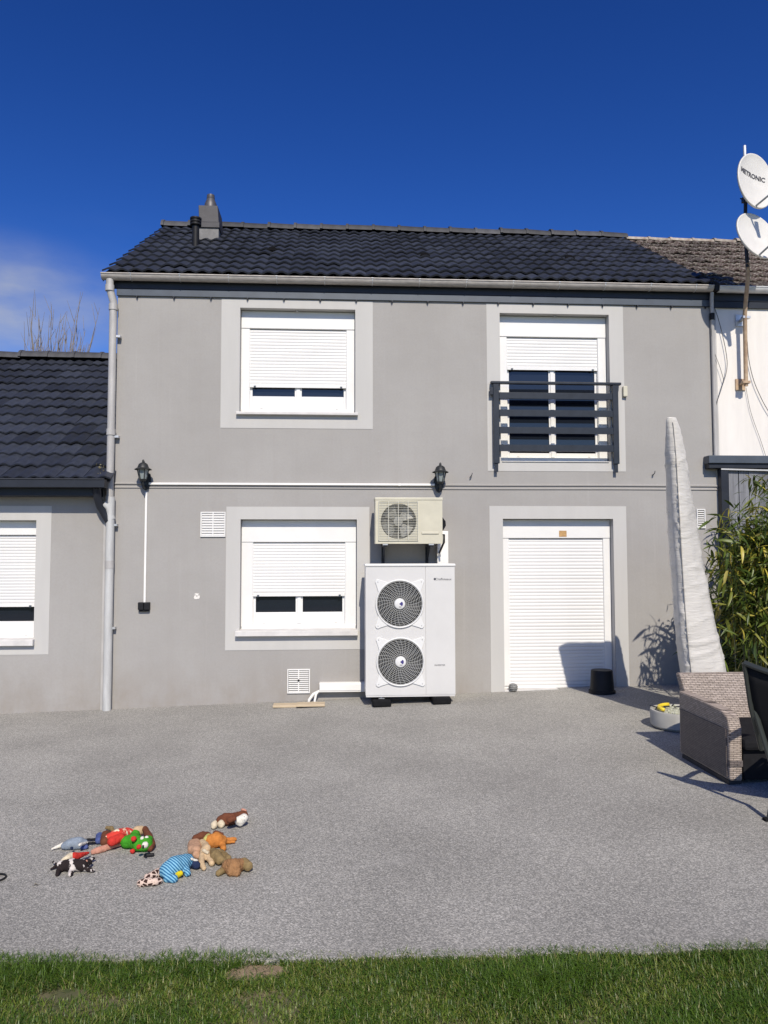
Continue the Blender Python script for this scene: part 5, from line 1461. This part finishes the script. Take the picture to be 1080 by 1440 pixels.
t = toy('cow_toy', 105, 1218, 'black and white spotted plush cow at lower left of the toys')
blob('body', P_cow, t, [[(86, 1217, .03, .026), (100, 1216, .034, .032), (115, 1217, .032, .030), (124, 1213, .03, .022)], [(84, 1221, .016, .016), (80, 1230, .010, .012)], [(100, 1224, .014, .014), (99, 1230, .010, .012)], [(120, 1222, .014, .014), (131, 1224, .012, .012)], [(122, 1212, .02, .012), (132, 1207, .02, .008)], [(84, 1215, .02, .010), (72, 1222, .010, .008)], [(80, 1215, .03, .008), (75, 1212, .02, .006)]])
blob('muzzle', P_pink, t, [[(121, 1212, .045, .012)]])

o = MB().box(-.028, .028, -.010, .010, 0, .018).build('remote_fob', M_black, bevel=.005); o.location = G(209.5, 1205); o.rotation_euler = (0, 0, R(8))
tag(o, 'small black plastic bar lying between frog and elephant toys', 'plastic bar')

t = toy('giraffe_toy', 210, 1235, 'brown and cream giraffe print plush in the front of the toys')
blob('body', P_gir, t, [[(230, 1224, .022, .020), (222, 1228, .026, .026), (214, 1232, .026, .024), (208, 1235, .024, .024)], [(197, 1242, .016, .018), (206, 1240, .022, .022), (217, 1240, .020, .020), (225, 1239, .016, .016)]])

t = toy('elephant_toy', 250, 1225, 'blue striped plush elephant with a dark head')
blob('body', P_stripe, t, [[(236, 1224, .04, .044), (246, 1218, .05, .050), (256, 1214, .048, .044), (264, 1211, .042, .036)], [(236, 1234, .02, .026), (244, 1236, .018, .022)], [(262, 1222, .026, .020), (264, 1228, .018, .018)]])
blob('head', P_navy, t, [[(272, 1214, .03, .026), (277, 1217, .022, .020)]])
blob('ear', P_white, t, [[(269, 1208, .06, .010), (277, 1210, .045, .008)]])
blob('belly_patch', P_yellow, t, [[(250, 1230, .02, .018), (254, 1228, .03, .014)]])

t = toy('monkey_toy', 325, 1155, 'brown plush monkey with white face, rearmost toy')
blob('body', P_brown, t, [[(310, 1154, .03, .028), (317, 1152, .038, .038), (326, 1152, .038, .036), (335, 1148, .036, .028), (342, 1147, .04, .032)], [(322, 1153, .07, .018), (329, 1151, .072, .018)]])
blob('face', P_white, t, [[(336, 1154, .045, .026), (343, 1150, .056, .026), (338, 1157, .03, .022)]])
blob('ear', P_pink, t, [[(341, 1139, .055, .012), (345, 1140, .05, .012)]])
for s_ in ((301, 1161, .022, .022), (311, 1159, .022, .024)): blob('foot', P_cream, t, [[s_, (s_[0] + 1, s_[1] - 3, .03, .018)]])
blob('eye', P_dark, t, [[(343.5, 1148.5, .082, .005)]], .003)

t = toy('lion_toy', 305, 1182, 'orange plush lion with a dark brown mane in the middle')
blob('body', P_orange, t, [[(297, 1183, .04, .040), (304, 1181, .042, .042), (312, 1181, .034, .028)], [(313, 1187, .02, .018), (314, 1193, .016, .018)], [(316, 1181, .02, .014), (330, 1180, .014, .013)], [(318, 1184, .016, .012), (329, 1184, .012, .010)]])
blob('mane', P_brown, t, [[(275, 1179, .025, .022), (284, 1176, .035, .028), (292, 1175, .03, .022)], [(303, 1172, .03, .018), (312, 1174, .022, .014)]])
blob('collar', mat('plush_lime', (.45, .42, .12), .9), t, [[(291, 1181, .05, .024), (293, 1176, .055, .018)]])

t = toy('puppet_toy', 272, 1196, 'flat pinkish tan hand puppet between elephant and lion')
blob('body', P_tan, t, [[(270, 1186, .035, .024), (276, 1186, .04, .026)], [(270, 1195, .036, .026), (277, 1196, .038, .028)], [(276, 1202, .028, .022), (279, 1205, .02, .014)], [(270, 1186, .035, .024), (270, 1195, .036, .026)], [(276, 1186, .04, .026), (277, 1196, .038, .028)]])
t = toy('rabbit_toy', 288, 1206, 'cream plush rabbit lying face down with long legs')
blob('body', P_sand, t, [[(284, 1184, .05, .018), (288, 1189, .046, .024), (291, 1193, .05, .022)], [(287, 1196, .04, .022), (284, 1205, .032, .018), (283, 1214, .022, .017), (287, 1221, .012, .014)], [(290, 1197, .036, .022), (293, 1206, .028, .017), (298, 1214, .016, .016)]])
blob('collar', P_cream, t, [[(286, 1196, .058, .010), (292, 1199, .054, .010)]])
t = toy('bear_toy', 325, 1215, 'long limbed olive brown teddy bear with shaggy middle, rightmost toy')
blob('body', P_olive, t, [[(299, 1198, .03, .022), (304, 1204, .034, .032), (309, 1209, .03, .026)], [(301, 1197, .03, .014), (312, 1198, .026, .014), (322, 1207, .03, .016)], [(316, 1210, .026, .014), (316, 1218, .022, .016), (312, 1225, .018, .018), (307, 1228, .016, .018)]])
blob('shaggy_coat', P_shag, t, [[(321, 1218, .034, .034), (329, 1219, .038, .040), (337, 1216, .034, .032)], [(325, 1226, .02, .024), (333, 1227, .018, .022)]])
blob('head', P_olive, t, [[(343, 1214, .034, .028), (349, 1218, .03, .026)]])

# small finds on the gravel
q = G(-1, 1236); b = MB(); b.ring((q.x - .02, q.y, q.z + .006), .05, .0055, 30, 6, axis='z', sz=1.0)
tag(b.build('rubber_ring', M_black, smooth='all'), 'dark thin rubber ring at the left edge of the terrace', 'ring')
q = G(48, 1246); b = MB()
b.add([(q.x - .018, q.y, q.z + .004), (q.x, q.y - .008, q.z + .012), (q.x + .022, q.y + .003, q.z + .005), (q.x + .002, q.y + .010, q.z + .009)], [(0, 1, 3), (1, 2, 3)])
tag(b.build('dead_leaf', M_drylf, fix=False), 'single dead leaf on the gravel at lower left', 'leaf')
